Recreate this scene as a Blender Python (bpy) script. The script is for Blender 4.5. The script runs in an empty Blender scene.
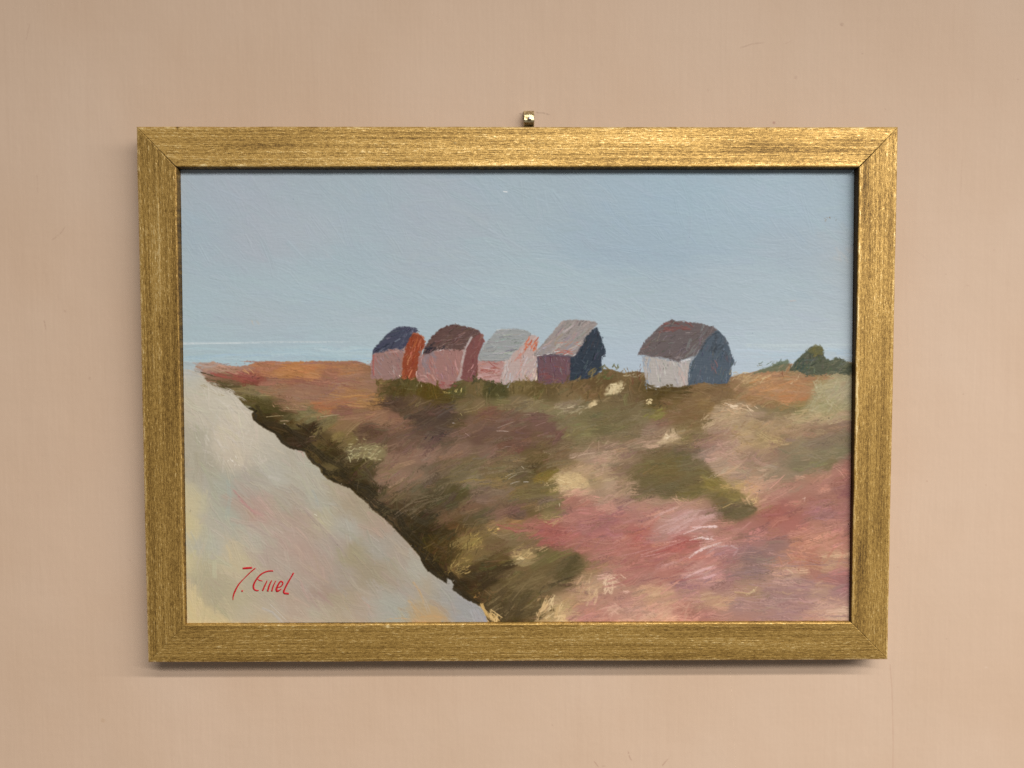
import bpy, bmesh, math
import numpy as np

S = bpy.context.scene
C = S.collection
rng = np.random.default_rng(41)

# ------------------------------------------------------------------ camera
# world: x right, z up, the picture's front face lies in y = 0, the wall behind it at y = WALL_Y
CAM = np.array([-0.00918707, -0.58775904, 0.03604172])
PITCH, YAW, ROLL = -0.04245871, -0.00639442, -0.00135359
FPX = 773.6
cd = bpy.data.cameras.new('camera')
cam = bpy.data.objects.new('camera', cd)
C.objects.link(cam)
cd.sensor_fit = 'HORIZONTAL'
cd.sensor_width = 36.0
cd.lens = 36.0 * FPX / 1024.0
cd.clip_start = 0.01
cd.clip_end = 50
_cy, _sy = math.cos(YAW), math.sin(YAW)
_cp, _sp = math.cos(PITCH), math.sin(PITCH)
_cr, _sr = math.cos(ROLL), math.sin(ROLL)
RYAW = np.array([[_cy, _sy, 0], [-_sy, _cy, 0], [0, 0, 1]])
RPIT = np.array([[1, 0, 0], [0, _cp, _sp], [0, -_sp, _cp]])
RROL = np.array([[_cr, 0, _sr], [0, 1, 0], [-_sr, 0, _cr]])
RV = RROL @ RPIT @ RYAW                      # world -> (right, forward, up)
from mathutils import Matrix
right, fwd, up = RV[0], RV[1], RV[2]
cam.matrix_world = Matrix(((right[0], up[0], -fwd[0], CAM[0]),
                           (right[1], up[1], -fwd[1], CAM[1]),
                           (right[2], up[2], -fwd[2], CAM[2]),
                           (0, 0, 0, 1)))
S.camera = cam
S.render.resolution_x, S.render.resolution_y = 1024, 768

# ------------------------------------------------------------------ light
w = bpy.data.worlds.new('World')
S.world = w
w.use_nodes = True
bg = w.node_tree.nodes['Background']
bg.inputs[0].default_value = (1.0, 0.93, 0.86, 1)
bg.inputs[1].default_value = 0.15


def strip_light(name, loc, target, sx, sy, power, spread, col):
    l = bpy.data.lights.new(name, 'AREA')
    l.shape = 'RECTANGLE'
    l.size, l.size_y = sx, sy
    l.energy = power
    l.color = col
    l.spread = math.radians(spread)
    o = bpy.data.objects.new(name, l)
    C.objects.link(o)
    from mathutils import Vector
    d = Vector(target) - Vector(loc)
    o.location = loc
    z = -d.normalized()
    x = Vector((1, 0, 0))
    x = (x - z * x.dot(z)).normalized()
    y = z.cross(x)
    o.matrix_world = Matrix(((x.x, y.x, z.x, loc[0]), (x.y, y.y, z.y, loc[1]), (x.z, y.z, z.z, loc[2]), (0, 0, 0, 1)))
    return o


# two long ceiling lamps to the upper right, one nearer to the wall than the other
LAMP_X, LAMP_L, LAMP_SPREAD = 0.88, 2.60, 103.7
LAMPS = (('ceiling_lamp_far', (LAMP_X, -1.75, 0.95), (-0.36, 0, -3.5), 30.6),
         ('ceiling_lamp_near', (LAMP_X, -1.22, 0.98), (-0.36, 0, -0.28), 11.8))
for n_, loc_, aim_, pw_ in LAMPS:
    strip_light(n_, loc_, aim_, LAMP_L, 0.06, pw_, LAMP_SPREAD, (1.0, 0.955, 0.90))

S.view_settings.view_transform = 'Standard'
S.view_settings.look = 'None'
S.view_settings.exposure = 0.0
S.view_settings.gamma = 1.0
S.cycles.use_denoising = False
S.cycles.max_bounces = 6

WALL_Y = 0.0265
PAINT_Y = 0.0051           # the painted board leans in its rebate: deeper at the top
PAINT_TILT = 0.0125


# ------------------------------------------------------------------ helpers
def at(x, y, Y):
    """photo pixel(s) -> point on the plane y = Y"""
    x = np.asarray(x, float)
    y = np.asarray(y, float)
    a = (x - 512.0) / FPX
    b = (384.0 - y) / FPX
    D = a[..., None] * right + fwd + b[..., None] * up
    t = (Y - CAM[1]) / D[..., 1]
    return CAM + D * t[..., None]


def at_panel(x, y):
    """photo pixel(s) -> point on the painted board"""
    x = np.asarray(x, float)
    y = np.asarray(y, float)
    a = (x - 512.0) / FPX
    b = (384.0 - y) / FPX
    D = a[..., None] * right + fwd + b[..., None] * up
    t = (PAINT_Y + PAINT_TILT * CAM[2] - CAM[1]) / (D[..., 1] - PAINT_TILT * D[..., 2])
    return CAM + D * t[..., None]


def lin(c):
    c = np.asarray(c, float) / 255.0
    return np.where(c <= 0.04045, c / 12.92, ((c + 0.055) / 1.055) ** 2.4)


def upsample(g, h, w):
    """smooth resize of a small random grid to h x w"""
    gh, gw = g.shape
    y = np.linspace(0, gh - 1.001, h)
    x = np.linspace(0, gw - 1.001, w)
    y0 = y.astype(int)
    x0 = x.astype(int)
    fy = y - y0
    fx = x - x0
    fy = fy * fy * (3 - 2 * fy)
    fx = fx * fx * (3 - 2 * fx)
    r0 = g[y0]
    r1 = g[y0 + 1]
    rows = r0 * (1 - fy[:, None]) + r1 * fy[:, None]
    return rows[:, x0] * (1 - fx) + rows[:, x0 + 1] * fx


def noise(h, w, cy, cx, octs=1, seed=0):
    r = np.random.default_rng(seed)
    out = np.zeros((h, w))
    amp, tot = 1.0, 0.0
    for k in range(octs):
        gh = max(2, int(h / cy) + 2)
        gw = max(2, int(w / cx) + 2)
        out += amp * upsample(r.uniform(-1, 1, (gh, gw)), h, w)
        tot += amp
        amp *= 0.55
        cy = max(1.0, cy / 2)
        cx = max(1.0, cx / 2)
    return out / tot


def blur(a, n=1):
    for _ in range(n):
        b = np.pad(a, 1, mode='edge')
        a = (b[:-2, 1:-1] + b[1:-1, 1:-1] + b[2:, 1:-1]) / 3
        b = np.pad(a, 1, mode='edge')
        a = (b[1:-1, :-2] + b[1:-1, 1:-1] + b[1:-1, 2:]) / 3
    return a


def grid_mesh(name, X, Y, Z, mat, parent=None, flip=False):
    """X, Y, Z: (h, w) arrays -> one grid mesh"""
    h, wd = X.shape
    me = bpy.data.meshes.new(name)
    nv = h * wd
    me.vertices.add(nv)
    co = np.stack([X, Y, Z], -1).astype(np.float32).ravel()
    me.vertices.foreach_set('co', co)
    idx = np.arange(nv).reshape(h, wd)
    q = np.stack([idx[:-1, :-1], idx[1:, :-1], idx[1:, 1:], idx[:-1, 1:]], -1).reshape(-1, 4)
    if flip:
        q = q[:, ::-1]
    nf = len(q)
    me.loops.add(nf * 4)
    me.polygons.add(nf)
    me.loops.foreach_set('vertex_index', np.ascontiguousarray(q).astype(np.int32).ravel())
    me.polygons.foreach_set('loop_start', np.arange(0, nf * 4, 4, dtype=np.int32))
    me.polygons.foreach_set('use_smooth', np.ones(nf, dtype=bool))
    me.update(calc_edges=True)
    me.materials.append(mat)
    o = bpy.data.objects.new(name, me)
    C.objects.link(o)
    if parent:
        o.parent = parent
    return o


def set_color(o, name, rgb):
    at_ = o.data.attributes.new(name, 'FLOAT_COLOR', 'POINT')
    n = rgb.reshape(-1, 3).shape[0]
    c = np.ones((n, 4), np.float32)
    c[:, :3] = rgb.reshape(-1, 3)
    at_.data.foreach_set('color', c.ravel())


def bm_obj(name, bm, mats, parent=None, smooth=True):
    me = bpy.data.meshes.new(name)
    bm.normal_update()
    bm.to_mesh(me)
    bm.free()
    for m in (mats if isinstance(mats, list) else [mats]):
        me.materials.append(m)
    if smooth:
        for p in me.polygons:
            p.use_smooth = True
    o = bpy.data.objects.new(name, me)
    C.objects.link(o)
    if parent:
        o.parent = parent
    return o


def mat_new(name):
    m = bpy.data.materials.new(name)
    m.use_nodes = True
    nt = m.node_tree
    b = nt.nodes['Principled BSDF']
    return m, nt, b


def N(nt, t, **kw):
    n = nt.nodes.new(t)
    for k, v in kw.items():
        setattr(n, k, v)
    return n


# ------------------------------------------------------------------ the paint box: bristle strokes on a canvas of colour + relief
class Canvas:
    def __init__(s, h, w, topx):
        s.C = np.zeros((h, w, 3))
        s.H = np.zeros((h, w))
        s.h, s.w = h, w
        s.px = topx                    # photo pixels -> canvas pixels

    def stroke(s, pts, width, col, alpha=0.9, dry=0.0, hgt=0.0, vary=4.0, mask=None, soft=0.25, seed=None):
        """a brush stroke along a polyline of photo points; width in photo px"""
        r = rng
        P = s.px(np.asarray(pts, float))
        wd = max(width * 1.2, .95)      # half width in canvas px
        pad = wd + 3
        x0 = int(max(0, P[:, 0].min() - pad)); x1 = int(min(s.w, P[:, 0].max() + pad + 1))
        y0 = int(max(0, P[:, 1].min() - pad)); y1 = int(min(s.h, P[:, 1].max() + pad + 1))
        if x1 - x0 < 2 or y1 - y0 < 2:
            return
        yy, xx = np.mgrid[y0:y1, x0:x1].astype(float)
        best = np.full(xx.shape, 1e9)
        U = np.zeros(xx.shape)
        V = np.zeros(xx.shape)
        acc = 0.0
        for k in range(len(P) - 1):
            d = P[k + 1] - P[k]
            L = math.hypot(*d) + 1e-6
            d = d / L
            rx, ry = xx - P[k, 0], yy - P[k, 1]
            u = rx * d[0] + ry * d[1]
            uc = np.clip(u, 0 if k else -wd * .4, L if k < len(P) - 2 else L + wd * .4)
            v = -rx * d[1] + ry * d[0]
            du = u - np.clip(u, 0, L)
            dist = np.hypot(du, v)
            m = dist < best
            best = np.where(m, dist, best)
            U = np.where(m, acc + uc, U)
            V = np.where(m, v, V)
            acc += L
        nb = max(4, int(wd * 2 / 1.1) + 2)
        br = r.uniform(-1, 1, nb + 2)
        br2 = r.uniform(0, 1, nb + 2)
        fv = np.clip((V / max(wd, .5) + 1) * 0.5, 0, 0.999) * nb
        i = fv.astype(int)
        f = fv - i
        b = br[i] * (1 - f) + br[i + 1] * f
        e = br2[i] * (1 - f) + br2[i + 1] * f
        edge = np.clip((wd - best) / (wd * soft + .55) + .12, 0, 1)
        edge = edge * edge * (3 - 2 * edge)
        endfade = np.clip((U + wd * .5) / (wd * .9 * e + 1), 0, 1) * np.clip((acc + wd * .5 - U) / (acc * .30 * e + 1.5), 0, 1)
        a = alpha * edge * endfade
        if dry > 0:
            g = noise(a.shape[0], a.shape[1], 3, 3, 2, int(r.integers(1 << 30)))
            a = a * np.clip((g * .9 + b * .7 + 1.02 - dry * 1.45) * 2.1, 0, 1)
        if mask is not None:
            a = a * mask[y0:y1, x0:x1]
        c = np.asarray(col, float) + (b * vary)[..., None] * np.array([1.0, .95, .85])
        A = a[..., None]
        s.C[y0:y1, x0:x1] = s.C[y0:y1, x0:x1] * (1 - A) + c * A
        s.H[y0:y1, x0:x1] = s.H[y0:y1, x0:x1] * (1 - a * .7) + a * hgt * (b + .35)

    def poly(s, pts, warp=1.2, cell=5, seed=1, soft=1, aa=True):
        """mask of a polygon (photo px) with a slightly wandering edge"""
        P = s.px(np.asarray(pts, float))
        pad = 14
        x0 = int(max(0, P[:, 0].min() - pad)); x1 = int(min(s.w, P[:, 0].max() + pad))
        y0 = int(max(0, P[:, 1].min() - pad)); y1 = int(min(s.h, P[:, 1].max() + pad))
        yy, xx = np.mgrid[y0:y1, x0:x1].astype(float)
        xx += .5 + noise(xx.shape[0], xx.shape[1], cell, cell, 2, seed) * warp * 2
        yy += .5 + noise(xx.shape[0], xx.shape[1], cell, cell, 2, seed + 7) * warp * 2
        ins = np.zeros(xx.shape, bool)
        j = len(P) - 1
        for i in range(len(P)):
            xi, yi = P[i]
            xj, yj = P[j]
            cnd = ((yi > yy) != (yj > yy)) & (xx < (xj - xi) * (yy - yi) / (yj - yi + 1e-9) + xi)
            ins ^= cnd
            j = i
        M = np.zeros((s.h, s.w))
        M[y0:y1, x0:x1] = ins
        if soft:
            M[y0:y1, x0:x1] = blur(M[y0:y1, x0:x1], soft)
        return M

    def fill(s, M, col, alpha=1.0):
        A = (M * alpha)[..., None]
        s.C = s.C * (1 - A) + np.asarray(col, float) * A

    def dabs(s, n, box, wr, lr, ang, cols, alpha=.9, dry=.3, hgt=.0, vary=4, mask=None, angj=.3):
        """n short strokes scattered in a box (photo px), angle in degrees (screen, + is downwards)"""
        x0, y0, x1, y1 = box
        cols = np.asarray(cols, float)
        if cols.ndim == 1:
            cols = cols[None]
        for _ in range(n):
            x = rng.uniform(x0, x1)
            y = rng.uniform(y0, y1)
            a = math.radians(ang) + rng.normal(0, angj)
            L = rng.uniform(*lr) / 2
            d = np.array([math.cos(a), math.sin(a)]) * L
            k = cols[rng.integers(len(cols))] + rng.normal(0, 3)
            nrm = np.array([-d[1], d[0]]) * rng.normal(0, .12)
            s.stroke([(x - d[0], y - d[1]), (x + nrm[0], y + nrm[1]), (x + d[0], y + d[1])], rng.uniform(*wr), k, alpha, dry, hgt, vary, mask)


def field(cv, pts, sx, sy, warp, seed):
    """colour field through (x, y, r, g, b) notes, at half the canvas resolution"""
    h, wd = cv.h // 2, cv.w // 2
    pts = np.asarray(pts, float)
    P = cv.px(pts[:, :2]) / 2.0
    num = np.zeros((h, wd, 3))
    den = np.zeros((h, wd))
    for scale, wt in ((1, 1.0), (2.2, .02), (6, 4e-4), (20, 1e-5)):
        ax, ay = sx * scale, sy * scale
        for (px_, py_), c in zip(P, pts[:, 2:5]):
            x0 = int(max(0, px_ - 3.2 * ax)); x1 = int(min(wd, px_ + 3.2 * ax + 1))
            y0 = int(max(0, py_ - 3.2 * ay)); y1 = int(min(h, py_ + 3.2 * ay + 1))
            if x1 <= x0 or y1 <= y0:
                continue
            gx = np.exp(-.5 * ((np.arange(x0, x1) - px_) / ax) ** 2)
            gy = np.exp(-.5 * ((np.arange(y0, y1) - py_) / ay) ** 2)
            g = gy[:, None] * gx[None] * wt
            num[y0:y1, x0:x1] += g[..., None] * c
            den[y0:y1, x0:x1] += g
    F = num / (den[..., None] + 1e-12)
    yy, xx = np.mgrid[0:cv.h, 0:cv.w].astype(float)
    wx = noise(cv.h, cv.w, 14, 30, 3, seed) * warp * 2
    wy = noise(cv.h, cv.w, 14, 30, 3, seed + 1) * warp * 1.2
    ix = np.clip((xx + wx) / 2, 0, wd - 1).astype(int)
    iy = np.clip((yy + wy) / 2, 0, h - 1).astype(int)
    return F[iy, ix]


# ------------------------------------------------------------------ tuning numbers
PAINT_GAIN = 1.0
WALL_RGB = (208, 182, 159)
GOLD = ((.075, .038, .009), (.28, .162, .037), (.58, .365, .100), (.94, .73, .36))
GOLD_METAL = .47


def light_at(x, z):
    """how brightly the two lamps and the room light the picture plane, relative to its middle"""
    def lamp(x, z):
        e = 0
        for _, loc, aim, pw in LAMPS:
            loc = np.array(loc, float)
            d = np.array(aim, float) - loc
            d /= np.linalg.norm(d)
            ax = np.array([1, 0, 0.]) - d * d[0]
            ax /= np.linalg.norm(ax)
            for s in np.linspace(-.5, .5, 15):
                q = loc + ax * LAMP_L * s
                vx, vy, vz = x - q[0], PAINT_Y - q[1], z - q[2]
                r = np.sqrt(vx * vx + vy * vy + vz * vz)
                cl = np.clip((vx * d[0] + vy * d[1] + vz * d[2]) / r, 1e-3, 1)
                f = np.clip(1 - np.sqrt(1 - cl * cl) / cl / math.tan(math.radians(LAMP_SPREAD / 2)), 0, None)
                e = e + pw * cl * (vy / r) / r ** 2 * f
        return e
    mid = lamp(np.zeros(1), np.zeros(1))[0]
    return .87 * lamp(x, z) / mid + .13


# ------------------------------------------------------------------ the oil sketch: a beach path, heath, five huts and the sea
RES = 0.000375
OX, OZ = -0.0003, 0.0003
PX0, PX1, PZ0, PZ1 = OX - .25630, OX + .25630, OZ - .17365, OZ + .17365
CW = int((PX1 - PX0) / RES) + 1
CH = int((PZ1 - PZ0) / RES) + 1


def paint_px(p):
    q = at_panel(p[:, 0], p[:, 1])
    return np.stack([(q[:, 0] - PX0) / RES, (PZ1 - q[:, 2]) / RES], 1)


cv = Canvas(CH, CW, paint_px)

SKY = """170,160,162,176,187 200,185,163,176,187 240,195,166,175,187 300,180,163,176,187 250,240,167,175,186 190,230,160,177,189
210,270,164,180,190 300,230,168,179,189 340,190,162,177,187 380,200,162,178,189 420,200,165,175,187 350,260,163,180,190 430,260,166,178,189
470,220,165,177,188 500,190,161,178,190 560,200,160,177,189 500,250,164,181,191 600,240,157,176,191 620,200,158,178,193 680,200,157,179,195
660,250,156,176,192 720,230,160,180,194 760,200,162,182,197 820,200,163,182,196 850,190,160,178,190 850,260,170,181,189 800,250,163,179,192
780,290,170,187,197 720,290,168,184,195 640,290,165,182,193 560,290,166,184,194 500,300,168,185,195 440,300,166,183,193 380,300,166,183,193
300,290,166,184,193 230,300,166,183,192 190,310,165,184,193 200,335,166,183,193 300,330,167,182,192 250,320,170,180,188 360,330,170,184,193
480,320,168,184,194 620,310,170,186,196 620,340,172,188,199 740,320,172,187,198 800,320,173,186,197 850,320,172,185,194 780,340,176,189,200
190,352,164,186,194 250,356,165,187,198 320,352,166,187,195 360,350,172,190,198 300,360,166,185,198 210,356,168,186,192 600,355,172,188,202
630,362,176,190,205 760,355,178,192,206 740,365,182,196,210 780,348,186,200,206 840,348,188,200,206 850,358,172,186,200 520,345,170,187,197"""

HEATH = """215,365,176,140,122 240,369,166,124,106 265,367,170,112,84 290,369,180,120,72 305,369,180,118,74 222,376,128,92,74 240,377,150,84,70 256,379,140,75,66
230,385,90,80,54 245,390,122,112,76 260,393,122,112,78 280,392,148,110,85 300,390,150,112,84 270,384,150,106,86 300,383,146,96,80 290,403,150,112,88
305,412,122,112,78 250,402,88,78,46 265,405,82,74,44 280,413,76,68,42 290,420,95,85,52 300,422,105,90,56 262,418,62,54,35 275,430,60,50,36 290,432,56,48,33 300,440,60,50,38
310,374,175,120,78 330,378,156,104,84 350,371,162,114,84 345,395,165,115,70 365,397,162,116,66 320,390,150,108,82 325,405,165,110,74 345,408,132,92,76
370,384,146,108,78 388,384,90,75,45 395,390,80,68,38 410,385,90,80,46 425,390,86,70,32 390,400,86,68,56 400,405,86,68,56 415,402,98,80,58 425,415,80,65,58
305,416,124,117,80 330,420,124,115,78 340,425,136,106,76 360,415,142,105,80 380,417,145,108,84 392,419,134,98,80 370,432,96,73,61 385,435,108,82,68 345,437,120,104,62
320,445,96,80,50 310,428,60,50,35 325,450,60,50,33 335,455,66,55,36 355,454,128,116,82 375,452,130,118,85 400,445,116,90,76 415,440,106,85,72 425,430,95,75,65
395,460,138,108,90 420,455,138,108,92 355,466,76,63,37 335,465,100,88,56 430,391,88,72,30 440,395,85,70,35 455,392,85,78,45 475,388,108,92,60 490,390,75,72,42
500,393,78,75,45 520,388,112,96,60 535,390,96,82,48 548,395,108,94,64 430,412,85,70,58 445,415,80,66,60 425,420,80,68,60 455,418,90,75,56 465,405,112,96,65
480,405,124,104,75 500,402,114,104,70 515,402,120,105,78 530,405,128,113,84 545,405,124,110,78 470,425,118,92,76 490,412,116,82,69 505,425,115,88,75 480,435,106,80,70
520,420,106,83,69 540,420,118,87,77 435,435,82,66,62 425,440,108,88,76 450,440,108,88,74 500,440,106,83,68 520,435,106,76,66 515,445,106,73,63 540,440,108,87,60
430,455,134,107,92 460,450,128,101,87 490,452,124,98,85 510,455,120,100,76 440,465,110,92,70 470,462,114,98,72 500,465,120,102,75 530,455,106,89,59 545,462,101,85,53
550,392,96,80,50 575,385,114,92,62 590,395,120,95,62 565,395,124,104,72 597,385,100,80,52 560,408,138,124,96 580,405,130,118,88 600,407,116,101,70 620,402,114,98,69
640,396,106,88,60 660,396,82,68,36 655,405,90,75,40 645,393,96,79,46 560,420,124,112,82 590,415,118,106,75 620,412,112,98,70 640,410,120,103,75 655,413,125,118,62
548,425,112,83,75 555,435,110,80,72 570,428,128,116,79 580,430,129,120,77 600,428,106,97,66 620,425,112,100,71 640,420,126,113,84 575,440,120,105,76 600,445,138,114,91
630,430,125,108,80 650,428,140,115,98 660,420,135,105,88 645,440,154,126,106 665,437,150,128,98 590,455,164,135,115 605,460,172,142,119 620,455,150,122,100 640,450,130,108,85
660,452,112,97,70 555,450,115,95,72 565,460,130,108,79 545,460,106,88,56 620,466,135,112,88 670,390,84,68,38 680,395,95,78,46 670,405,110,92,56 695,388,124,98,66
710,390,124,98,68 690,405,127,100,68 705,405,138,111,68 720,395,124,98,70 735,385,143,111,80 745,380,158,130,95 730,395,130,105,72 760,382,168,127,88 775,388,183,130,81
785,395,180,125,80 755,395,154,118,80 770,405,150,120,82 785,410,130,115,81 760,412,130,115,88 740,408,148,124,96 670,415,124,100,69 680,415,118,91,62 700,418,120,96,62
690,425,124,105,68 720,412,163,139,110 735,412,182,152,119 750,415,177,150,118 715,422,174,147,118 740,420,166,139,110 673,435,160,138,108 685,435,130,112,76 700,435,128,105,81
715,430,154,124,105 730,430,169,139,115 745,430,174,147,112 760,430,150,125,90 780,425,154,130,96 765,440,150,128,89 785,440,145,120,96 690,445,120,102,78 710,445,149,119,105
725,448,164,130,115 740,445,178,147,116 680,455,110,98,75 700,455,144,121,109 715,455,174,138,122 730,460,178,144,125 750,455,160,130,109 775,455,150,122,101 670,462,119,100,61 690,462,110,98,75
770,375,168,125,92 790,385,180,128,83 805,380,166,117,82 795,398,184,119,77 785,378,160,121,86 800,372,148,118,90 815,377,150,122,84 835,376,152,142,108 825,390,168,156,118
840,388,176,164,132 845,400,165,152,119 825,405,150,140,101 800,408,130,118,79 775,412,126,115,81 835,408,148,138,101 850,395,160,150,126 790,418,168,148,115 815,415,176,156,118
830,417,180,156,120 845,415,160,136,111 770,425,164,135,106 790,430,150,122,96 810,428,145,119,96 830,428,140,113,93 850,425,144,115,98 775,438,166,136,99 800,440,140,118,98 825,442,130,112,96 845,440,130,112,91
430,470,114,98,81 460,475,112,100,75 490,472,118,100,72 440,485,92,82,60 470,480,128,113,88 500,482,134,112,73 520,475,100,88,62 535,468,86,73,46 545,475,124,105,52
430,500,70,62,45 445,500,85,76,56 460,492,85,78,49 480,495,120,98,85 500,490,124,105,88 520,490,114,98,66 540,490,110,95,66 470,508,120,92,72 495,505,124,98,78
445,515,108,84,64 425,515,65,58,42 480,515,92,85,62 500,515,124,92,78 515,512,110,83,75 535,510,110,92,60 545,500,119,100,84 470,520,95,82,56 455,525,90,71,46 440,530,66,56,36
425,535,55,48,32 430,545,74,60,33 450,545,85,70,41 475,530,114,95,61 490,530,128,107,72 500,525,144,120,82 515,522,148,112,76 535,525,155,102,88 548,525,166,96,88
470,542,144,120,69 495,545,115,95,65 515,540,124,105,75 530,540,130,106,76 545,540,160,95,88 480,552,120,100,65 520,555,158,134,92 465,560,124,105,61 445,560,74,60,36 435,560,60,50,32
455,568,120,98,58 430,570,52,44,30 445,575,60,50,35 470,570,75,62,42 490,565,80,68,43 505,565,70,58,39 500,558,100,82,51 485,580,66,53,37 475,590,75,58,39 460,585,60,50,35
505,575,95,80,52 495,590,100,85,58 515,575,114,98,65 535,570,110,92,61 545,555,106,98,62 545,580,110,92,62 520,595,86,73,49 510,605,85,72,48 500,608,80,68,46 515,618,80,66,43
530,610,95,80,53 540,595,114,95,65 548,612,170,142,98 380,480,138,112,92 400,478,140,112,94 415,475,134,108,90 385,495,108,90,68 400,495,105,88,68 415,490,108,94,72
395,505,80,66,48 410,508,78,66,48 418,520,62,53,38 350,478,66,56,36 360,485,58,50,33 375,490,62,54,40 345,470,60,52,34 365,473,82,70,50 420,500,84,74,54 405,485,124,104,84
545,490,114,105,60 560,478,190,162,120 572,482,196,168,124 580,475,178,150,114 578,490,196,160,130 595,480,164,138,106 605,470,168,140,110 610,485,174,146,121 620,480,150,125,98
635,475,115,98,69 650,480,105,92,63 655,465,119,100,63 640,490,112,98,73 665,475,112,96,60 600,495,164,135,112 620,495,163,132,114 550,505,119,105,71 548,515,136,118,80
575,500,165,112,101 590,510,174,118,108 610,505,178,131,118 640,505,177,130,115 660,500,164,130,108 570,515,171,115,108 585,525,164,110,108 610,520,164,112,108 635,515,171,120,112 660,515,179,130,118
550,530,168,97,90 565,535,174,106,100 600,535,164,106,106 630,530,174,111,105 640,535,174,101,93 660,535,179,135,127 580,545,171,111,102 610,545,177,118,108 650,548,171,106,98 560,550,150,100,85
555,555,112,101,63 570,555,105,89,58 575,565,90,78,53 560,570,100,85,58 550,580,117,98,72 565,578,90,76,52 582,565,138,114,81 600,555,171,116,106 590,570,150,121,91 580,590,169,131,106
585,582,176,146,114 595,585,178,145,118 605,580,186,146,128 625,570,171,116,106 650,560,171,111,103 640,580,171,118,110 600,600,178,130,115 560,605,180,150,110
570,600,170,136,102 560,615,205,170,124 580,610,178,127,115 600,615,177,121,112 610,610,196,148,130 630,600,177,130,120 640,612,194,150,132 655,595,188,148,119 640,592,183,144,118 665,605,193,147,127
670,470,118,100,60 680,485,106,96,66 665,490,101,92,68 700,475,110,96,66 710,480,129,115,58 690,490,124,108,63 720,465,173,144,121 740,475,164,138,115 770,470,157,135,112 785,475,149,128,105
730,485,180,150,107 722,490,124,108,64 745,490,188,150,114 755,485,190,148,124 735,495,144,125,72 725,502,115,100,71 735,512,105,93,66 745,510,112,97,67 752,502,184,148,106 765,500,174,125,110
780,490,177,130,115 785,505,164,106,99 770,515,164,101,93 680,505,177,135,119 665,510,179,130,118 700,505,164,125,106 710,515,134,108,96 690,515,190,150,140 675,520,188,148,142 700,522,190,142,134 720,525,171,120,108
750,525,171,115,108 775,530,169,113,106 665,535,186,146,140 690,530,180,133,126 685,542,164,90,84 670,545,169,97,92 705,540,184,134,125 730,540,174,120,112 755,540,169,120,115 780,545,150,116,112
720,550,172,128,125 745,550,150,118,115 690,552,177,112,103 675,560,184,125,115 700,555,186,126,118 730,550,164,120,117 755,555,140,113,110 775,550,145,113,112 720,562,176,119,112 670,575,179,120,110
700,570,190,142,134 680,583,150,117,118 710,575,188,138,136 730,570,150,119,112 760,570,145,116,112 780,562,165,125,112 665,590,200,152,128 690,590,179,130,121 720,588,165,125,119 750,592,174,140,115
705,600,188,148,121 725,600,182,142,120 680,610,183,125,112 665,618,208,160,136 700,612,174,121,112 740,605,165,129,124 770,595,165,130,127 785,585,165,130,124 760,612,169,130,122 740,618,171,128,118 785,610,169,131,127
760,445,168,141,105 800,450,149,128,102 780,460,150,125,105 820,455,130,118,91 840,450,126,118,89 800,465,126,113,89 825,462,126,113,77 850,460,164,111,101 840,470,174,120,108 815,475,169,125,105
790,485,171,125,108 820,485,174,122,108 845,480,164,106,98 850,487,150,97,98 800,500,168,115,102 830,500,164,113,102 780,510,164,99,93 800,510,164,106,98 820,512,160,113,114 845,510,164,111,105
790,525,171,109,102 820,525,177,125,108 840,525,174,120,112 760,520,164,110,100 800,540,183,125,106 820,540,188,134,114 845,540,184,125,114 785,555,179,125,103 795,560,184,133,111 810,560,179,120,102
835,557,190,150,122 825,566,184,144,118 845,562,184,136,117 790,572,192,155,132 775,575,180,142,124 820,575,171,116,107 840,575,164,111,110 845,582,160,109,110 800,585,162,125,121 818,590,180,146,126
840,592,165,125,127 820,600,176,139,127 845,600,174,135,125 800,605,165,128,124 830,612,206,166,143 845,615,204,168,148 815,615,190,146,130"""

ROAD = """187,372,168,176,178 190,380,188,184,174 205,388,188,180,164 215,397,194,187,174 240,410,197,188,174 200,410,187,180,166 195,440,172,166,152 225,440,197,186,171 250,440,192,183,169
270,450,184,177,165 290,460,176,169,156 235,455,192,180,165 200,465,168,162,148 188,500,194,182,150 187,530,197,184,145 210,490,171,167,155 228,490,165,168,158 250,480,172,165,155
280,470,177,174,166 300,475,177,171,158 240,500,174,150,142 250,510,180,152,143 265,516,180,154,143 230,515,166,170,158 215,525,177,171,158 270,530,178,163,153 290,540,180,157,148
285,500,171,161,149 300,520,174,152,142 187,560,199,186,148 188,600,204,185,142 195,612,204,185,142 208,620,199,180,142 200,545,175,172,158 215,550,178,176,167 235,548,190,175,148 232,560,190,177,149
250,540,177,172,160 270,550,175,159,149 290,560,175,158,148 205,580,174,164,141 215,595,172,162,139 200,565,178,169,142 235,600,179,168,141 260,590,177,165,146 250,612,183,171,149 280,600,179,157,142
295,612,179,156,142 275,612,178,171,159 300,585,172,156,146 265,618,187,166,138 310,480,175,170,158 320,500,170,168,158 335,490,172,159,141 350,505,165,150,131 365,510,167,154,135 380,525,171,151,138
390,540,165,155,145 345,525,171,167,159 320,520,178,169,146 310,535,175,157,147 300,550,177,150,141 330,545,170,156,148 355,555,161,149,123 375,550,165,160,154 400,550,169,155,143 410,570,171,167,157
395,575,165,151,136 370,570,159,146,127 340,575,165,151,142 315,570,176,153,143 320,595,166,143,133 345,600,168,152,132 335,612,175,160,141 310,610,179,169,154 365,605,176,156,143 380,605,166,165,157
400,610,165,165,159 420,612,180,155,119 415,590,166,160,157 432,616,188,154,113 440,600,160,158,157 460,612,156,156,160 478,620,160,158,165 425,590,176,157,129 450,590,160,158,158 440,585,166,162,158"""


def notes(t):
    return [tuple(float(v) for v in q.split(',')) for q in t.split()]


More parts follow.
